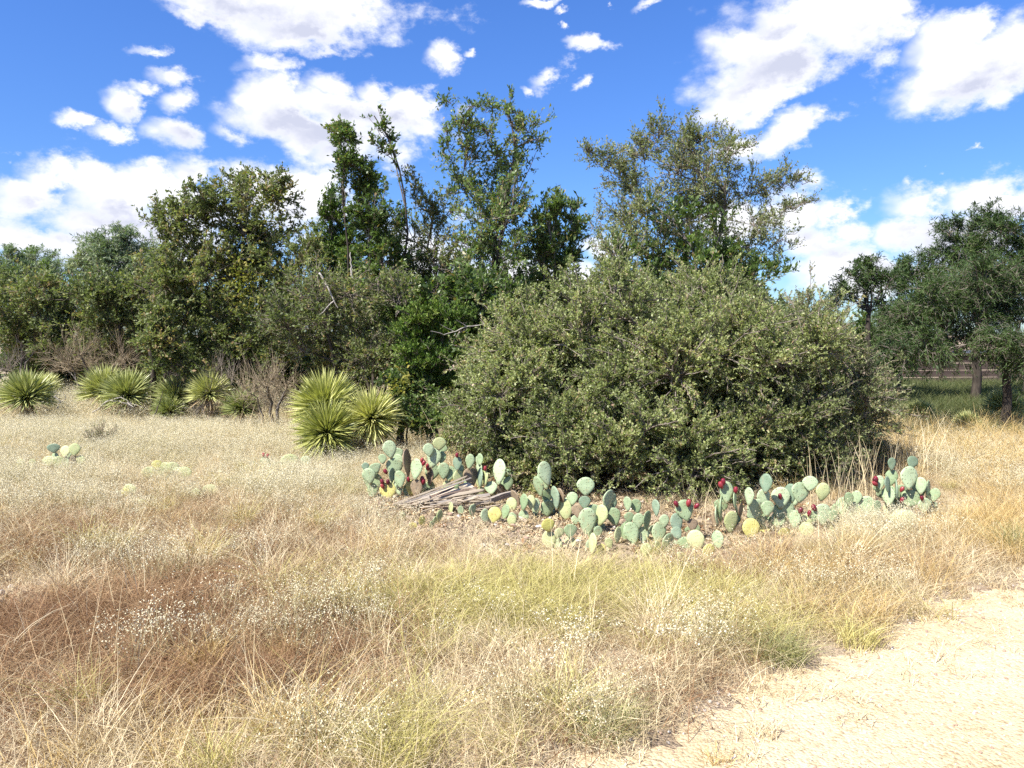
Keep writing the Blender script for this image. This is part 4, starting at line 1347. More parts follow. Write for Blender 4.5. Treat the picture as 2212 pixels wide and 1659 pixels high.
def board(label, x1, y1, x2, y2, wpx, mat, D1, D2=None, flat=.35, name='board', roll=0.0):
    """a weathered board from one end to the other"""
    D2 = D1 if D2 is None else D2
    a = Vector(P(*z2(x1, y1)[:2], D1))
    b = Vector(P(*z2(x2, y2)[:2], D2))
    L = (b - a).length
    w = wpx * .3092 * D1 / F
    K = 9
    import bmesh
    bm = bmesh.new()
    rows = []
    bow = random.uniform(-.012, .012) * L
    for i in range(K):
        t = i / (K - 1)
        x = (t - .5) * L
        zo = bow * math.sin(t * math.pi)
        ww = w * (1 + random.uniform(-.10, .06)) * (0.7 + .3 * min(1, min(t, 1 - t) * 8 + random.random() * .5))
        th = max(.012, w * flat)
        r = []
        for sy, sz in ((-1, -1), (1, -1), (1, 1), (-1, 1)):
            r.append(bm.verts.new((x + random.uniform(-.012, .012) * (i in (0, K - 1)) * 2, sy * th / 2, zo + sz * ww / 2 + random.uniform(-.002, .002))))
        rows.append(r)
    for i in range(K - 1):
        for j in range(4):
            bm.faces.new((rows[i][j], rows[i][(j + 1) % 4], rows[i + 1][(j + 1) % 4], rows[i + 1][j]))
    bm.faces.new(rows[0][::-1])
    bm.faces.new(rows[-1])
    bmesh.ops.recalc_face_normals(bm, faces=bm.faces)
    me = bpy.data.meshes.new(name)
    bm.to_mesh(me)
    bm.free()
    me.materials.append(M[mat])
    o = link(name, me, None, (a + b) / 2)
    x = (b - a).normalized()
    y = Vector((0, 0, 1)).cross(x).normalized()
    z = x.cross(y)
    R_ = Matrix((x, y, z)).transposed() @ Euler((-roll, 0, 0)).to_matrix()
    o.rotation_euler = R_.to_euler()
    tag(o, label, 'board', 'old boards in the pile')
    return o


DP = 7.15
board('uppermost narrow lath slanting up to the right on the plank pile', 330, 600, 812, 418, 13, 'wood_tan', DP - .15, DP + .25, roll=.6)
board('second narrow lath lying just under the uppermost one', 352, 612, 835, 432, 12, 'wood_grey', DP - .2, DP + .2, roll=.5)
board('wide pale board with a torn end at the top of the plank pile', 520, 570, 850, 478, 62, 'wood_pale', DP + .05, DP + .3, .2, roll=.9)
board('dark lath under the wide pale board', 400, 618, 720, 500, 16, 'wood_red', DP - .1, DP + .1, roll=.4)
board('long tan board slanting gently across the pile middle', 440, 612, 930, 512, 26, 'wood_tan', DP - .2, DP + .1, roll=.7)
board('split grey board in the pile middle, under the long tan one', 560, 612, 965, 545, 24, 'wood_grey', DP - .22, DP, roll=.7)
board('stout grey beam end sticking out of the right side of the pile', 985, 582, 1152, 532, 38, 'wood_grey', DP - .1, DP + .15, .8)
board('straight front timber along the foot of the pile', 212, 632, 560, 648, 28, 'wood_tan', DP - .15, DP - .2, .8)
board('dark red-brown timber lying on the ground under the pile right half', 560, 634, 1030, 648, 20, 'wood_red', DP - .25, DP - .25, .8)
board('pale bleached plank lying left of the front timber', 70, 645, 208, 640, 22, 'wood_pale', DP - .15, DP - .12, .4, roll=.5)
board('short upright stub at the left end of the front timber', 204, 655, 208, 600, 20, 'wood_red', DP - .2, DP - .2, .9)
board('short broken slat on the top right shoulder of the pile', 760, 492, 905, 522, 20, 'wood_tan', DP + .05, DP + .1, roll=.6)
board('thin splintered slat between the wide pale board and the long tan board', 620, 555, 865, 500, 13, 'wood_red', DP - .1, DP + .1, roll=.4)
board('short tan slat low in the left part of the pile', 300, 612, 520, 575, 16, 'wood_tan', DP - .2, DP - .05, roll=.6)
board('slat lying low on the right part of the pile above the dark timber', 700, 606, 1000, 566, 18, 'wood_tan', DP - .25, DP - .05, roll=.6)
board('short crossed slat near the stout beam end', 815, 636, 975, 585, 16, 'wood_grey', DP - .3, DP - .1, roll=.5)
board('chunky pale splinter in the left part of the pile', 470, 598, 560, 560, 34, 'wood_pale', DP - .25, DP - .15, .5, roll=.5)
board('bleached stick on the litter right of the pile', 1140, 690, 1232, 728, 22, 'wood_pale', DG(1118), DG(1122), .6)


ns = 90
c0 = [np.array(P(*z2(random.uniform(380, 980), random.uniform(560, 645))[:2], DP + random.uniform(-.35, .05))) for _ in range(ns)]
v, f, t = [], [], []
sp = np.array(c0)
sp[:, 2] = np.clip(sp[:, 2], .015, .22)
an = rng.normal(.0, .5, ns)
dv_ = np.stack([np.cos(an), np.sin(an) * .5, rng.normal(.12, .12, ns)], 1)
ls = rng.uniform(.05, .28, ns)
pp = np.stack([sp - dv_ * ls[:, None] / 2, sp, sp + dv_ * ls[:, None] / 2], 1)
pp[..., 2] = np.maximum(pp[..., 2], .008)
v, f, t = tubes(pp, rng.uniform(.003, .011, (ns, 1)) * np.array([[.7, 1, .5]]), 4)
o = link('splinters', make_mesh('splinters', v, f, M['wood_tan'], t))
tag(o, 'small splinters and sticks scattered in the plank pile', None, None, 'stuff')


# ------------------------------------------------------------------ stones
m = bark_mat('stone', (0.42, 0.36, 0.30), (0.66, 0.60, 0.53), scale=9, stretch=(1, 1, 1), bump=.5)
M['stone'] = m
M['stone_brown'] = bark_mat('stone_brown', (0.24, 0.16, 0.115), (0.44, 0.32, 0.24), scale=9, stretch=(1, 1, 1), bump=.5)


def stone_mesh(seed, mat):
    import bmesh
    bm = bmesh.new()
    bmesh.ops.create_icosphere(bm, subdivisions=2, radius=1)
    r_ = np.random.default_rng(seed)
    pl = [(unit(r_.normal(size=3)), r_.uniform(.55, .95)) for _ in range(9)]
    for v in bm.verts:
        for n_, d in pl:
            p = np.array(v.co)
            e = p @ n_ - d
            if e > 0:
                v.co = Vector(p - n_ * e)
    for f in bm.faces:
        f.smooth = False
    me = bpy.data.meshes.new('stone')
    bm.to_mesh(me)
    bm.free()
    me.materials.append(M[mat])
    return me


STONES = [stone_mesh(i, 'stone') for i in range(4)]
STONES_B = [stone_mesh(i + 9, 'stone_brown') for i in range(3)]
for (x, y, w, kind, lab) in [
        (1095, 905, 36, 0, 'white rounded stone alone on the bare soil'), (1230, 860, 46, 1, 'brown angular stone below the yellowing pads'),
        (910, 830, 40, 1, 'brown stone at the edge of the bare soil under the pile'), (1015, 765, 30, 0, 'small pale stone in front of the yellow pad'),
        (1320, 780, 60, 0, 'grey stone beside the cut yellow pads'), (925, 910, 60, 0, 'flat pale stone in the left of the bare soil'),
        (1140, 770, 44, 1, 'reddish stone among litter right of the pile'), (1590, 880, 50, 0, 'pale flat stone under the central prickly pear'),
        (1480, 905, 60, 1, 'dark brown stone before the fallen pads'), (700, 690, 44, 1, 'reddish stone in front of the front timber')]:
    dx, dy, s = z2(x, y)
    g = G(dx, dy)
    o = link('stone', (STONES_B if kind else STONES)[x % 3], None, (g[0], g[1], .012))
    r = w * s * g[1] / F / 2
    o.scale = (r, r * .9, r * .6)
    o.rotation_euler = (0, 0, x * .7)
    tag(o, lab, 'stone', 'loose stones on the bare soil')


# ------------------------------------------------------------------ dead branches
def dead_branch(label, pts, r0, mat='dead_wood', subs=(), group=None):
    """pts: (x, y, D) along the main stick; subs: lists of the same for side sticks"""
    a = P(*pts[0])
    base = np.array([a[0], a[1], 0 if a[2] < .4 else a[2]])
    root = thing('dead_branch', label, 'branch', base, group)

    def stick(nm, pp, r):
        q = np.array([P(*p) for p in pp]) - base
        t = np.linspace(0, len(q) - 1, (len(q) - 1) * 4 + 1)
        pts_ = np.stack([np.interp(t, np.arange(len(q)), q[:, i]) for i in range(3)], 1)
        pts_[1:-1] += rng.normal(0, r * .5, pts_[1:-1].shape)
        v, f, ti = tubes(pts_[None], (r * np.linspace(1, .35, len(t)))[None], 6)
        link(nm, make_mesh(nm, v, f, M[mat], ti, True), root)
    stick('stick', pts, r0)
    for s in subs:
        stick('side_twig', s, r0 * .6)
    return root


dead_branch('bleached dead branch in front of the pair of rounded yuccas', [(200, 890, 13.1), (238, 864, 13.0), (275, 870, 12.9), (300, 905, 13.0)], .016,
            subs=[[(240, 864, 13), (262, 858, 12.9), (285, 872, 12.9), (310, 880, 12.9)], [(275, 870, 12.9), (290, 880, 12.8), (295, 870, 12.8)]])
dead_branch('pale forked dead branch right of the skirted left edge yucca', [(122, 885, 13.0), (132, 868, 13), (118, 856, 13), (100, 862, 13)], .014,
            subs=[[(132, 868, 13), (142, 862, 13), (140, 852, 13)], [(118, 856, 13), (128, 850, 13)]])
dead_branch('bare white slanting branch in the tangled dark shrub', [(690, 590, 11.2), (712, 630, 11.1), (730, 665, 11.1)], .018, subs=[[(700, 610, 11.1), (722, 618, 11.1)], [(722, 650, 11.1), (690, 680, 11)]])
dead_branch('long bare grey limb hanging at the left of the big shrub', [(1060, 700, 10.2), (1010, 706, 10), (960, 722, 9.9), (930, 715, 9.8)], .010, subs=[[(1010, 706, 10), (985, 690, 9.9)], [(980, 716, 9.9), (950, 700, 9.8)]])
dead_branch('standing dead grey stub above the tangled dark shrub', [(762, 600, 12.4), (760, 575, 12.4), (757, 545, 12.4)], .022)
dead_branch('dark curved stick among the fallen pads', [(756 + 1640 * .3092, 900 + 885 * .3092, 5.9), (756 + 1710 * .3092, 900 + 880 * .3092, 5.85), (756 + 1785 * .3092, 900 + 842 * .3092, 5.9)], .011, 'bark_dark')
dead_branch('tangle of black roots on the litter before the fallen pads', [(756 + 1430 * .3092, 900 + 905 * .3092, 5.75), (756 + 1520 * .3092, 900 + 900 * .3092, 5.7), (756 + 1640 * .3092, 900 + 925 * .3092, 5.6)], .014, 'bark_dark', subs=[[(756 + 1520 * .3092, 900 + 900 * .3092, 5.7), (756 + 1560 * .3092, 900 + 930 * .3092, 5.6)]])
dead_branch('pale thin dead trunk crossing the left end of the shrubs', [(330, 905, 12.5), (345, 870, 12.6), (352, 845, 12.7)], .012, 'bark_dark')
# leafless brush
tree('dry_bush', 'brown leafless twiggy bush behind the left yuccas', 'bush', gb(190, 15.6), [(120, 770, 40), (170, 765, 44), (220, 765, 46), (270, 775, 40), (190, 800, 40), (250, 800, 36), (140, 800, 36)], 15.6, 'leaf_olive', twig='twig_red', nb=16, nt=8, nl=0, tw=.5, up=.5)
tree('dry_bush', 'brown twiggy dead bush left of the big yucca clump', 'bush', gb(585, 11.6), [(540, 850, 36), (580, 835, 40), (620, 840, 40), (600, 880, 40), (560, 890, 36)], 11.6, 'leaf_olive', twig='twig_red', nb=14, nt=8, nl=0, tw=.4, up=.6)
tree('dry_bush', 'grey leafless bush at the left edge above the pale grass', 'bush', gb(0, 14.5), [(-10, 790, 36), (30, 800, 30), (-40, 800, 40)], 14.5, 'leaf_olive', twig='twig', nb=12, nt=8, nl=0, tw=.5, up=.7)
tree('dry_bush', 'grey-brown bare bush below the broad olive tree', 'bush', gb(420, 13), [(400, 850, 36), (430, 820, 36), (470, 810, 40), (440, 880, 36), (500, 830, 36)], 13.2, 'leaf_olive', twig='twig', nb=10, nt=8, nl=0, tw=.4, up=.6)


for x, y, lb in ((215, 985, 'small brown twiggy bush in the pale weeds before the pair of rounded yuccas'),):
    g_ = G(x, y)
    k_ = g_[1] / F
    tree('dry_bush', lb, 'bush', (g_[0], g_[1]), [proj(g_[0] + a * .12, g_[1] + b * .1, .12 + c * .12)[:2] + (.11 / k_,) for a, b, c in ((-1, 0, 0), (0, -1, .5), (1, 0, 0), (0, 1, 1), (-.5, .3, 1.2), (.6, -.3, 1.1))],
         g_[1], 'leaf_grey', twig='twig_red', nb=14, nt=7, nl=2, tw=.14, ll=.02, lw=.008, up=.6, limb_r=.005, trunk_r=.008, dvar=.1)


# ------------------------------------------------------------------ grass and weeds
M['straw'] = leaf_mat('straw_grass', [(0, (0.37, 0.28, 0.15)), (.5, (0.63, 0.52, 0.32)), (1, (0.80, 0.71, 0.49))], trans=.2, rough=.6, trans_tint=(1, .92, .7), instancer=True, jitter=.5)
M['russet'] = leaf_mat('russet_grass', [(0, (0.12, 0.060, 0.026)), (.45, (0.25, 0.140, 0.068)), (.8, (0.46, 0.315, 0.165)), (1, (0.66, 0.53, 0.33))], trans=.2, rough=.65, trans_tint=(1, .88, .65), instancer=True, jitter=.6)
M['ygreen'] = leaf_mat('yellow_green_grass', [(0, (0.314, 0.280, 0.082)), (.5, (0.494, 0.445, 0.160)), (1, (0.646, 0.590, 0.262))], trans=.25, rough=.55, trans_tint=(1, .95, .6), instancer=True, jitter=.4)
M['golden'] = leaf_mat('golden_grass', [(0, (0.36, 0.25, 0.085)), (.5, (0.56, 0.41, 0.17)), (1, (0.70, 0.56, 0.29))], trans=.25, rough=.6, trans_tint=(1, .9, .6), instancer=True, jitter=.4)
M['tuft'] = leaf_mat('green_grass', [(0, (0.22, 0.23, 0.09)), (.6, (0.38, 0.365, 0.17)), (1, (0.60, 0.52, 0.30))], trans=.25, rough=.55, instancer=True, jitter=.3)
M['bract'] = leaf_mat('white_bract', [(0, (0.50, 0.44, 0.27)), (.5, (0.68, 0.62, 0.42)), (1, (0.80, 0.76, 0.60))], trans=.2, rough=.6, trans_tint=(1, 1, .9), instancer=True, jitter=.4)
M['weed'] = leaf_mat('weed_stem', [(0, (0.32, 0.27, 0.14)), (1, (0.60, 0.53, 0.32))], trans=.15, instancer=True, jitter=.3)


def blades(n, h, rad, lean, droop, w, K=5, curl=.15, hvar=.35):
    a = rng.uniform(0, 2 * math.pi, n)
    rr = rad * np.sqrt(rng.random(n))
    ph = rng.uniform(0, 2 * math.pi, n)
    base = np.stack([rr * np.cos(ph), rr * np.sin(ph), np.full(n, -.01)], 1)
    d = np.stack([np.cos(a), np.sin(a), np.zeros(n)], 1)
    H = h * rng.uniform(1 - hvar, 1 + hvar * .6, n)
    le = lean * rng.uniform(.2, 1.5, n)
    dr = droop * rng.uniform(.3, 1.4, n)
    t = np.linspace(0, 1, K)
    side = np.stack([-np.sin(a), np.cos(a), np.zeros(n)], 1)
    cu = rng.normal(0, curl, n)
    c = base[:, None] + d[:, None] * (H * le)[:, None, None] * (t ** 1.4)[None, :, None] + side[:, None] * (H * cu)[:, None, None] * (t ** 2)[None, :, None]
    c[..., 2] += H[:, None] * (t[None] - dr[:, None] * t[None] ** 2.2)
    c[..., 2] = np.maximum(c[..., 2], -.01)
    va = rng.uniform(0, math.pi, n)
    wv = np.stack([np.cos(va), np.sin(va), np.zeros(n)], 1)
    ww = w * rng.uniform(.6, 1.3, n)
    pr = 1 - t ** 2 * .85
    l_ = c - wv[:, None] * (ww[:, None] * pr[None] / 2)[..., None]
    r_ = c + wv[:, None] * (ww[:, None] * pr[None] / 2)[..., None]
    v = np.stack([l_, r_], 2)
    i = np.arange(n * K * 2).reshape(n, K, 2)
    f = np.stack([i[:, :-1, 0], i[:, :-1, 1], i[:, 1:, 1], i[:, 1:, 0]], -1).reshape(-1, 4)
    tint = np.clip(rng.beta(2.2, 2.2, n), 0, 1)
    return v.reshape(-1, 3), f, np.repeat(tint, K * 2), c


def weed_mesh(n, h, rad, seeds=13, bl=.0074):
    """white-topped weed: stems with small pale bracts at their tips"""
    v, f, t, c = blades(n, h, rad, .45, .12, .0028, 4, .2)
    me1 = (v, f, t * .999)
    tip = c[:, -1]
    mid = c[:, -2]
    k = np.repeat(np.arange(n), seeds)
    N = len(k)
    pos = tip[k] + rng.normal(0, 1, (N, 3)) * np.array([.024, .024, .014]) * (h / .3)
    d = unit(rand_dir(N) + np.array([0, 0, .5]))
    vv, ff = leaf_quads(pos, d, rand_dir(N), bl * rng.uniform(.6, 1.4, N), bl * .62 * rng.uniform(.7, 1.2, N))
    # thin stalks down to the stem
    return me1, (vv, ff, np.repeat(rng.random(N), 4))


PROTO = bpy.data.collections.new('plant_kinds')


def proto_mesh(name, parts):
    """parts: list of (verts, faces, tint, material)"""
    off = 0
    V, FF, TT, mi = [], [], [], []
    for k, (v, f, t, m_) in enumerate(parts):
        V.append(v)
        FF.append(f + off)
        TT.append(t)
        mi.append(np.full(len(f), k))
        off += len(v)
    me = make_mesh(name, np.concatenate(V), np.concatenate(FF), None, np.concatenate(TT))
    for p in parts:
        me.materials.append(M[p[3]])
    me.polygons.foreach_set('material_index', np.concatenate(mi).astype(np.int32))
    return me


def scatter(name, label, pts, scl, meshes, tiltv=.12, kind='stuff'):
    n = len(pts)
    sub = bpy.data.collections.new(name + '_kinds')
    for i, me in enumerate(meshes):
        sub.objects.link(bpy.data.objects.new(f'{name}_{i:02d}', me))
    pm = bpy.data.meshes.new(name)
    pm.vertices.add(n)
    pm.vertices.foreach_set('co', np.ascontiguousarray(pts, dtype=np.float32).ravel())
    a = pm.attributes.new('rot', 'FLOAT_VECTOR', 'POINT')
    r = np.stack([rng.normal(0, tiltv, n), rng.normal(0, tiltv, n), rng.uniform(0, 6.283, n)], 1)
    a.data.foreach_set('vector', r.astype(np.float32).ravel())
    a = pm.attributes.new('scl', 'FLOAT', 'POINT')
    a.data.foreach_set('value', np.ascontiguousarray(scl, dtype=np.float32))
    a = pm.attributes.new('pick', 'INT', 'POINT')
    a.data.foreach_set('value', rng.integers(0, len(meshes), n).astype(np.int32))
    o = link(name, pm)
    tag(o, label, None, None, kind)
    g = bpy.data.node_groups.new(name, 'GeometryNodeTree')
    g.interface.new_socket('Geometry', in_out='INPUT', socket_type='NodeSocketGeometry')
    g.interface.new_socket('Geometry', in_out='OUTPUT', socket_type='NodeSocketGeometry')
    gi = g.nodes.new('NodeGroupInput')
    go = g.nodes.new('NodeGroupOutput')
    ci = g.nodes.new('GeometryNodeCollectionInfo')
    ci.inputs['Collection'].default_value = sub
    ci.inputs['Separate Children'].default_value = True
    ci.inputs['Reset Children'].default_value = True
    ip = g.nodes.new('GeometryNodeInstanceOnPoints')
    ip.inputs['Pick Instance'].default_value = True

    def attr(nm, typ):
        q = g.nodes.new('GeometryNodeInputNamedAttribute')
        q.data_type = typ
        q.inputs['Name'].default_value = nm
        return q.outputs['Attribute']
    e2r = g.nodes.new('FunctionNodeEulerToRotation')
    g.links.new(attr('rot', 'FLOAT_VECTOR'), e2r.inputs[0])
    g.links.new(gi.outputs[0], ip.inputs['Points'])
    g.links.new(ci.outputs[0], ip.inputs['Instance'])
    g.links.new(attr('pick', 'INT'), ip.inputs['Instance Index'])
    g.links.new(e2r.outputs[0], ip.inputs['Rotation'])
    g.links.new(attr('scl', 'FLOAT'), ip.inputs['Scale'])
    g.links.new(ip.outputs[0], go.inputs[0])
    md = o.modifiers.new('scatter', 'NODES')
    md.node_group = g
    return o


# ground points over the seen part of the field, a little wider than the frame
def field_points(n, y0=2.0, y1=16.0):
    y = y0 + (y1 - y0) * rng.random(n * 2) ** 0.8
    x = rng.uniform(-1, 1, n * 2) * (y1 * .80 + 1)
    ok = np.abs(x) < y * .76 + 1.0
    p = np.stack([x[ok], y[ok]], 1)[:n]
    return p


def wob(p, s, ph):
    x, y = p[:, 0] * s, p[:, 1] * s
    return (np.sin(x * 1.3 + ph) * np.cos(y * 1.7 - ph * 2) + .6 * np.sin(x * 2.9 - y * 2.1 + ph * 3) + .4 * np.cos(x * 5.3 + y * 4.1 + ph)) / 2.0


def blob(dx, dy, cx, cy, rx, ry):
    return np.exp(-(((dx - cx) / rx) ** 2 + ((dy - cy) / ry) ** 2))


def bare(p):
    """0..1: how free of grass a ground point is"""
    dx, dy = plan(p)
    b = np.zeros(len(p))
    for c in ((1000, 1140, 190, 40), (1180, 1170, 170, 45), (1330, 1185, 140, 38), (900, 1110, 120, 28), (1060, 1080, 160, 30), (1250, 1110, 180, 40), (1480, 1170, 90, 25), (20, 1295, 90, 40)):
        b = np.maximum(b, blob(dx, dy, *c) * 1.4)
    s = path_side(p)
    b = np.maximum(b, np.clip((s + .38 + .22 * wob(p, 1.8, .4)) / .45, 0, 1.2))
    return np.clip(b, 0, 1.2)


def under_shrub(p):
    a = ((p[:, 0] - P(1400, 760, 9.0)[0]) / 2.1) ** 2 + ((p[:, 1] - 9.05) / 1.7) ** 2
    b = ((p[:, 0] - P(1735, 760, 9.1)[0]) / 1.1) ** 2 + ((p[:, 1] - 9.2) / 1.25) ** 2
    return (a < 1) | (b < 1) | (p[:, 1] > 15.5)


def near_cactus(p):
    dx, dy = plan(p)
    w = np.zeros(len(p))
    for c in ((880, 1075, 110, 34), (835, 1108, 80, 20), (1000, 1080, 130, 40), (1120, 1100, 120, 40), (1240, 1130, 130, 50), (1360, 1150, 130, 52), (1480, 1150, 130, 50), (1600, 1130, 130, 42), (1720, 1120, 130, 36), (1850, 1110, 140, 42), (1960, 1095, 120, 44), (1720, 1150, 110, 30), (1600, 1165, 110, 30), ):
        w = np.maximum(w, blob(dx, dy, *c))
    for c in ((380, 1030, 180, 22), (600, 1030, 90, 16)):
        w = np.maximum(w, .38 * blob(dx, dy, *c))
    return w


def sow(n, fn, y0=2.0, y1=16.0):
    p = field_points(n, y0, y1)
    dx, dy = plan(p)
    nc = np.clip(near_cactus(p) * 1.25, 0, 1)
    w = fn(p, dx, dy) * (1 - np.clip(bare(p), 0, 1)) * (~under_shrub(p)) * (1 - .82 * nc)
    q = p[rng.random(len(p)) < w]
    return np.column_stack([q, hz(q[:, 0], q[:, 1])])


def sizes(q, lo, hi):
    """grass stays short round the cactus row and grows shorter towards the brush at the far left"""
    return rng.uniform(lo, hi, len(q)) * (1 - .5 * np.clip(near_cactus(q[:, :2]) * 1.6, 0, 1)) * np.where(q[:, 1] > 12.2, .75, 1)


def f_russet(p, dx, dy):
    w = np.clip(1.3 * np.maximum.reduce([1.45 * blob(dx, dy, 260, 1430, 520, 130), .8 * blob(dx, dy, 620, 1350, 300, 120), .7 * blob(dx, dy, 300, 1180, 500, 90), .7 * blob(dx, dy, 1750, 1240, 260, 45), .6 * blob(dx, dy, 1260, 1480, 170, 70), .5 * blob(dx, dy, 2180, 1000, 200, 60)]) - .1, 0, 1)
    return np.clip(w * (.7 + .75 * wob(p, 1.8, 1.0) + .35 * wob(p, 4.7, 2.2)) + .05, 0, 1)


def f_straw(p, dx, dy):
    w = .62 + .35 * wob(p, 1.2, 2.0)
    w = w - 1.1 * blob(dx, dy, 280, 1430, 520, 120) - .3 * blob(dx, dy, 300, 1250, 520, 150) - .4 * blob(dx, dy, 1150, 1270, 300, 60)
    w = w + .6 * blob(dx, dy, 150, 1700, 420, 90) + .3 * blob(dx, dy, 1000, 1550, 420, 150)
    return np.clip(w, .06, 1)


def f_ygreen(p, dx, dy):
    w = np.maximum.reduce([1.5 * blob(dx, dy, 1120, 1320, 280, 66), .8 * blob(dx, dy, 1420, 1300, 200, 45), .5 * blob(dx, dy, 1550, 1360, 250, 50), .55 * blob(dx, dy, 850, 1600, 130, 70), .4 * blob(dx, dy, 1200, 1600, 120, 60)])
    return np.clip(w * (.85 + .3 * wob(p, 2.2, .2)), 0, 1)


def f_golden(p, dx, dy):
    return np.clip(np.maximum.reduce([blob(dx, dy, 2160, 1160, 170, 70), .8 * blob(dx, dy, 1850, 1290, 230, 70), .6 * blob(dx, dy, 2100, 1020, 250, 60), .35 * blob(dx, dy, 100, 1600, 250, 90)]), 0, 1)


def f_weed(p, dx, dy):
    w = np.maximum.reduce([.85 * blob(dx, dy, 300, 965, 520, 70), .9 * blob(dx, dy, 700, 1060, 260, 70), .8 * blob(dx, dy, 120, 1060, 260, 70), .9 * blob(dx, dy, 1870, 1150, 170, 50), .55 * blob(dx, dy, 2130, 1030, 160, 60), .5 * blob(dx, dy, 880, 1140, 160, 60),
                            .42 * blob(dx, dy, 650, 1400, 220, 60), .35 * blob(dx, dy, 1150, 1560, 260, 60), .3 * blob(dx, dy, 250, 1240, 260, 40), .3 * blob(dx, dy, 1450, 1390, 150, 40), .35 * blob(dx, dy, 700, 1610, 170, 60), .35 * blob(dx, dy, 1750, 1290, 180, 40), .25 * blob(dx, dy, 120, 1270, 150, 40)])
    return np.clip(w * (.75 + .75 * wob(p, 1.7, 3.0) + .4 * wob(p, 4.1, .7)), 0, 1)


KINDS = {}
KINDS['russet'] = [proto_mesh('russet', [(*blades(60, .19, .14, 1.1, .65, .0025, 5, .45)[:3], 'russet')]) for _ in range(5)]
KINDS['straw'] = [proto_mesh('straw', [(*blades(52, .23, .12, .95, .6, .0024, 5, .35)[:3], 'straw')]) for _ in range(5)]
KINDS['ygreen'] = [proto_mesh('ygreen', [(*blades(58, .31, .10, .95, .62, .0026, 6, .25)[:3], 'ygreen')]) for _ in range(4)]
KINDS['golden'] = [proto_mesh('golden', [(*blades(50, .32, .11, .65, .42, .0027, 5, .25)[:3], 'golden')]) for _ in range(4)]
wk = []
for _ in range(5):
    a, b = weed_mesh(22, .27, .09)
    wk.append(proto_mesh('weed', [(*a, 'weed'), (*b, 'bract')]))
KINDS['weed'] = wk

q = sow(44000, f_russet, 2.0, 12)
scatter('russet_grass', 'low tangled russet brown dry grass over the left field', q, sizes(q, .7, 1.3), KINDS['russet'], .2)
q = sow(40000, f_straw, 2.0, 16)
scatter('straw_grass', 'pale straw coloured dry grass across the field', q, sizes(q, .6, 1.25), KINDS['straw'], .15)
q = sow(16000, f_ygreen, 2.0, 9)
scatter('yellow_green_grass', 'long arching yellow-green grass in front of the cactus row', q, sizes(q, .6, 1.15), KINDS['ygreen'], .12)
q = sow(16000, f_golden, 2.0, 15)
scatter('golden_grass', 'golden dry grass along the verge of the path', q, sizes(q, .6, 1.2), KINDS['golden'], .12)
q = sow(30000, f_weed, 2.0, 13)
scatter('white_weeds', 'white-topped flowering weeds among the dry grass', q, sizes(q, .65, 1.25), KINDS['weed'], .12)

KINDS['tussock'] = [proto_mesh('tussock', [(*blades(150, .36, .09, .8, .5, .0032, 6, .22)[:3], mt)]) for mt in ('straw', 'straw', 'ygreen', 'golden')]


def f_tussock(p, dx, dy):
    return np.clip(.5 + .5 * wob(p, 2.6, 1.4) - .9 * blob(dx, dy, 280, 1400, 480, 120), .02, 1)


q = sow(1500, f_tussock, 2.2, 12)
scatter('straw_tussocks', 'coarser straw tussocks standing out of the finer dry grass', q, sizes(q, .5, 1.1), KINDS['tussock'], .15)
KINDS['stalk'] = [proto_mesh('stalk', [(*blades(7, .5, .10, .35, .12, .0036, 6, .12)[:3], 'straw')]) for _ in range(3)]
q = sow(2600, lambda p, dx, dy: np.clip(.25 + .5 * wob(p, 1.9, .3), .02, 1), 2.6, 13.5)
scatter('seed_stalks', 'single tall dry seed stalks above the grass', q, sizes(q, .5, 1.1), KINDS['stalk'], .15)

# sparse short turf, pebbles and litter on the bare places
KINDS['turf'] = [proto_mesh('turf', [(*blades(26, .07, .06, 1.0, .4, .003, 4, .3)[:3], 'straw')]) for _ in range(4)]
p = field_points(9000, 1.6, 9)
s = path_side(p)
w = np.exp(-((s + .05) / .5) ** 2) * .6 + (bare(p) > .35) * (s < -.6) * .35 + (s > 0) * .006
q = p[rng.random(len(p)) < w]
q = np.column_stack([q, hz(q[:, 0], q[:, 1]) + .003])
scatter('short_turf', 'short dead grass stubble along the edge of the path', q, rng.uniform(.5, 1.5, len(q)), KINDS['turf'], .1)


def pebble(seed, mat):
    me = stone_mesh(seed, mat)
    return me


p = field_points(60000, 1.6, 8)
s = path_side(p)
w = np.clip((s + .35) / .4, 0, 1) * .28
q = p[rng.random(len(p)) < w]
q = np.column_stack([q, hz(q[:, 0], q[:, 1]) + .005])
scatter('gravel', 'small pale gravel stones lying on the path', q, .003 + .006 * rng.random(len(q)) ** 3 + .001, STONES[:3] + STONES_B[:1], .6)
# leaf litter and chips on the soil round the pile and under the shrub
def chip(nv, mat):
    n = 10
    pos = np.column_stack([rng.normal(0, .03, n), rng.normal(0, .03, n), rng.uniform(.004, .016, n)])
    d = rand_dir(n) * np.array([1, 1, .3])
    v, f = leaf_quads(pos, d, unit(rand_dir(n) * .5 + np.array([0, 0, 1])), rng.uniform(.015, .05, n), rng.uniform(.008, .022, n), .3)
    return proto_mesh('chip', [(v, f, np.repeat(rng.random(n), 4), mat)])


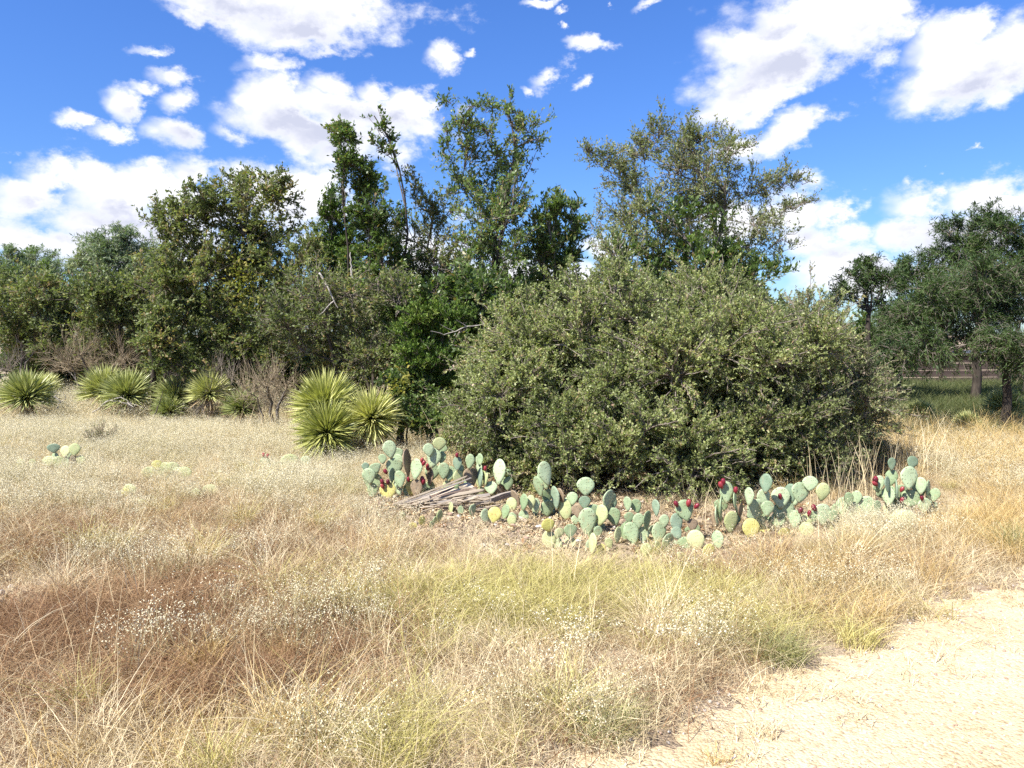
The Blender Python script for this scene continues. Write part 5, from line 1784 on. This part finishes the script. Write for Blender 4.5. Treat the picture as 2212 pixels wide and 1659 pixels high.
M['litter'] = leaf_mat('leaf_litter', [(0, (0.10, 0.07, 0.045)), (.6, (0.24, 0.175, 0.115)), (1, (0.46, 0.38, 0.27))], trans=.05, instancer=True, jitter=.5)
chips = [chip(0, 'litter') for _ in range(5)] + [chip(0, 'russet') for _ in range(1)] + [chip(0, 'straw') for _ in range(2)] + [chip(0, 'yucca_dry')]
p = field_points(34000, 4.5, 12)
w = np.clip(bare(p), 0, 1) * (path_side(p) < -.7) * .5 + under_shrub(p) * .8 + np.clip(near_cactus(p) * 1.3, 0, 1) * .55
q = p[rng.random(len(p)) < w]
q = np.column_stack([q, hz(q[:, 0], q[:, 1])])
scatter('leaf_litter', 'dry leaf litter and wood chips on the bare soil', q, rng.uniform(.6, 1.5, len(q)), chips, .1)
pst = field_points(9000, 4.5, 9)
w = np.clip(bare(pst), 0, 1) * (path_side(pst) < -.7) * .25
q = pst[rng.random(len(pst)) < w]
q = np.column_stack([q, hz(q[:, 0], q[:, 1]) + .004])
scatter('rubble', 'small broken stones on the bare soil below the cactus row', q, .006 + .022 * rng.random(len(q)) ** 3, STONES[:2] + STONES_B, .5)

# green ground cover in the far right clearing
M['cover'] = leaf_mat('shade_toned_cover', [(0, (0.06, 0.08, 0.03)), (.6, (0.12, 0.14, 0.05)), (1, (0.22, 0.20, 0.09))])  # greens darkened to stand in for the shadow under the mesquites
KINDS['cover'] = [proto_mesh('cover', [(*blades(40, .30, .18, .8, .3, .009, 4, .3)[:3], 'cover')]) for _ in range(3)]
p = np.stack([rng.uniform(4.5, 17, 6000), rng.uniform(10.6, 23, 6000)], 1)
q = np.column_stack([p, p[:, 0] * 0])
scatter('green_ground_cover', 'low green growth in the shaded clearing under the mesquites', q, rng.uniform(.6, 1.3, len(q)), KINDS['cover'], .15)
p = np.stack([rng.uniform(-16, -2, 9000), rng.uniform(12.6, 20, 9000)], 1)
q = np.column_stack([p, p[:, 0] * 0])
scatter('rough_grass', 'rough pale grass at the foot of the left shrubs', q, rng.uniform(.9, 2.0, len(q)), KINDS['straw'] + KINDS['weed'][:2], .15)


# ------------------------------------------------------------------ single tufts, weeds and stalks that stand out
def tuft(name, label, cat, dx, dy, n, h, rad, lean, droop, mat, w=.0035, group=None):
    g = G(dx, dy)
    root = thing(name, label, cat, (g[0], g[1], 0), group)
    v, f, t, c = blades(n, h, rad, lean, droop, w, 6, .12)
    o = link('blades', make_mesh('blades', v, f, M[mat], t), root)
    o['kind'] = 'stuff'
    return root, c


GT = 'green grass tufts near the path'
tuft('grass_tuft', 'green grass tuft nearest the camera beside the path', 'grass', 1300, 1600, 240, .20, .09, .95, .42, 'tuft', group=GT)
tuft('grass_tuft', 'smaller green tuft touching the right of the nearest one', 'grass', 1350, 1575, 170, .16, .08, .7, .3, 'tuft', group=GT)
tuft('grass_tuft', 'round green grass tuft on the verge further up the path', 'grass', 1690, 1425, 300, .22, .11, .95, .42, 'tuft', group=GT)
tuft('grass_tuft', 'greenish tuft right behind the round verge tuft', 'grass', 1855, 1392, 200, .18, .11, .7, .35, 'ygreen', group=GT)
tuft('grass_tuft', 'green tuft by the golden grass at the right edge', 'grass', 2200, 1195, 300, .30, .16, .6, .3, 'tuft', group=GT)
tuft('grass_tuft', 'small dry tuft alone on the gravel', 'grass', 1650, 1590, 90, .10, .06, .8, .3, 'straw', group=GT)
tuft('grass_tuft', 'tiny dry tuft on the gravel at the bottom', 'grass', 1545, 1650, 70, .08, .05, .8, .3, 'golden', group=GT)
tuft('grass_tuft', 'yellow-green tuft at the bottom edge among pale grass', 'grass', 860, 1690, 260, .28, .12, .6, .3, 'ygreen', group=GT)
SG = 'tall dry grass stalks'
tuft('dry_stalks', 'spray of tall pale dry stalks behind the plank pile', 'grass', 990, 1030, 60, .75, .16, .28, .12, 'straw', .005, SG)
tuft('dry_stalks', 'upright dry stalks among the broad prickly pear', 'grass', 1790, 1120, 36, .62, .2, .22, .08, 'straw', .006, SG)
tuft('dry_stalks', 'tall dry stalks beside the rightmost prickly pear', 'grass', 1900, 1075, 44, .62, .25, .25, .1, 'straw', .006, SG)
tuft('dry_stalks', 'pale grass stalks standing at the right end of the greyish shrub', 'grass', 1990, 1030, 70, .75, .35, .2, .1, 'straw', .006, SG)
tuft('dry_stalks', 'thin dry stalks at the foot of the dark fruit prickly pear', 'grass', 1530, 1150, 30, .45, .2, .35, .1, 'straw', .005, SG)
tuft('dry_stalks', 'tall straw stalks in front of the brown leafless bush', 'grass', 215, 880, 60, .95, .5, .15, .05, 'straw', .008, SG)
tuft('dry_stalks', 'pale stalks left of the big yucca clump', 'grass', 560, 960, 90, .6, .45, .25, .12, 'straw', .006, SG)


def weed_thing(label, dx, dy, n, h, rad):
    g = G(dx, dy)
    root = thing('weed', label, 'weed', (g[0], g[1], 0), 'white flowering weeds that stand out')
    a, b = weed_mesh(n, h, rad, 16, .0095)
    link('stems', make_mesh('stems', a[0], a[1], M['weed'], a[2]), root)['kind'] = 'stuff'
    link('bracts', make_mesh('bracts', b[0], b[1], M['bract'], b[2]), root)['kind'] = 'stuff'


weed_thing('bright white weed alone in the dark russet grass', 300, 1440, 46, .27, .12)
weed_thing('white weed cluster at the bottom edge among pale straw', 715, 1665, 60, .25, .16)
weed_thing('white weed at the centre of the pale lower field', 1240, 1450, 30, .26, .09)
weed_thing('white weed beside the verge, left of the round green tuft', 1470, 1430, 44, .24, .14)
weed_thing('white weed in the lower middle, above the nearest green tuft', 1270, 1590, 24, .2, .08)

p = np.stack([rng.uniform(4.2, 10, 2600), rng.uniform(8.3, 12.5, 2600)], 1)
p = p[(p[:, 0] > p[:, 1] * .46) & (rng.random(len(p)) < np.clip(1.3 - np.abs(p[:, 1] - 10.2) / 2.2, 0, 1))]
q = np.column_stack([p, p[:, 0] * 0])
scatter('tall_tan_grass', 'taller tan grass before the shaded clearing at the far right', q, rng.uniform(.9, 1.9, len(q)), KINDS['straw'] + KINDS['russet'][:2] + KINDS['golden'][:2], .12)
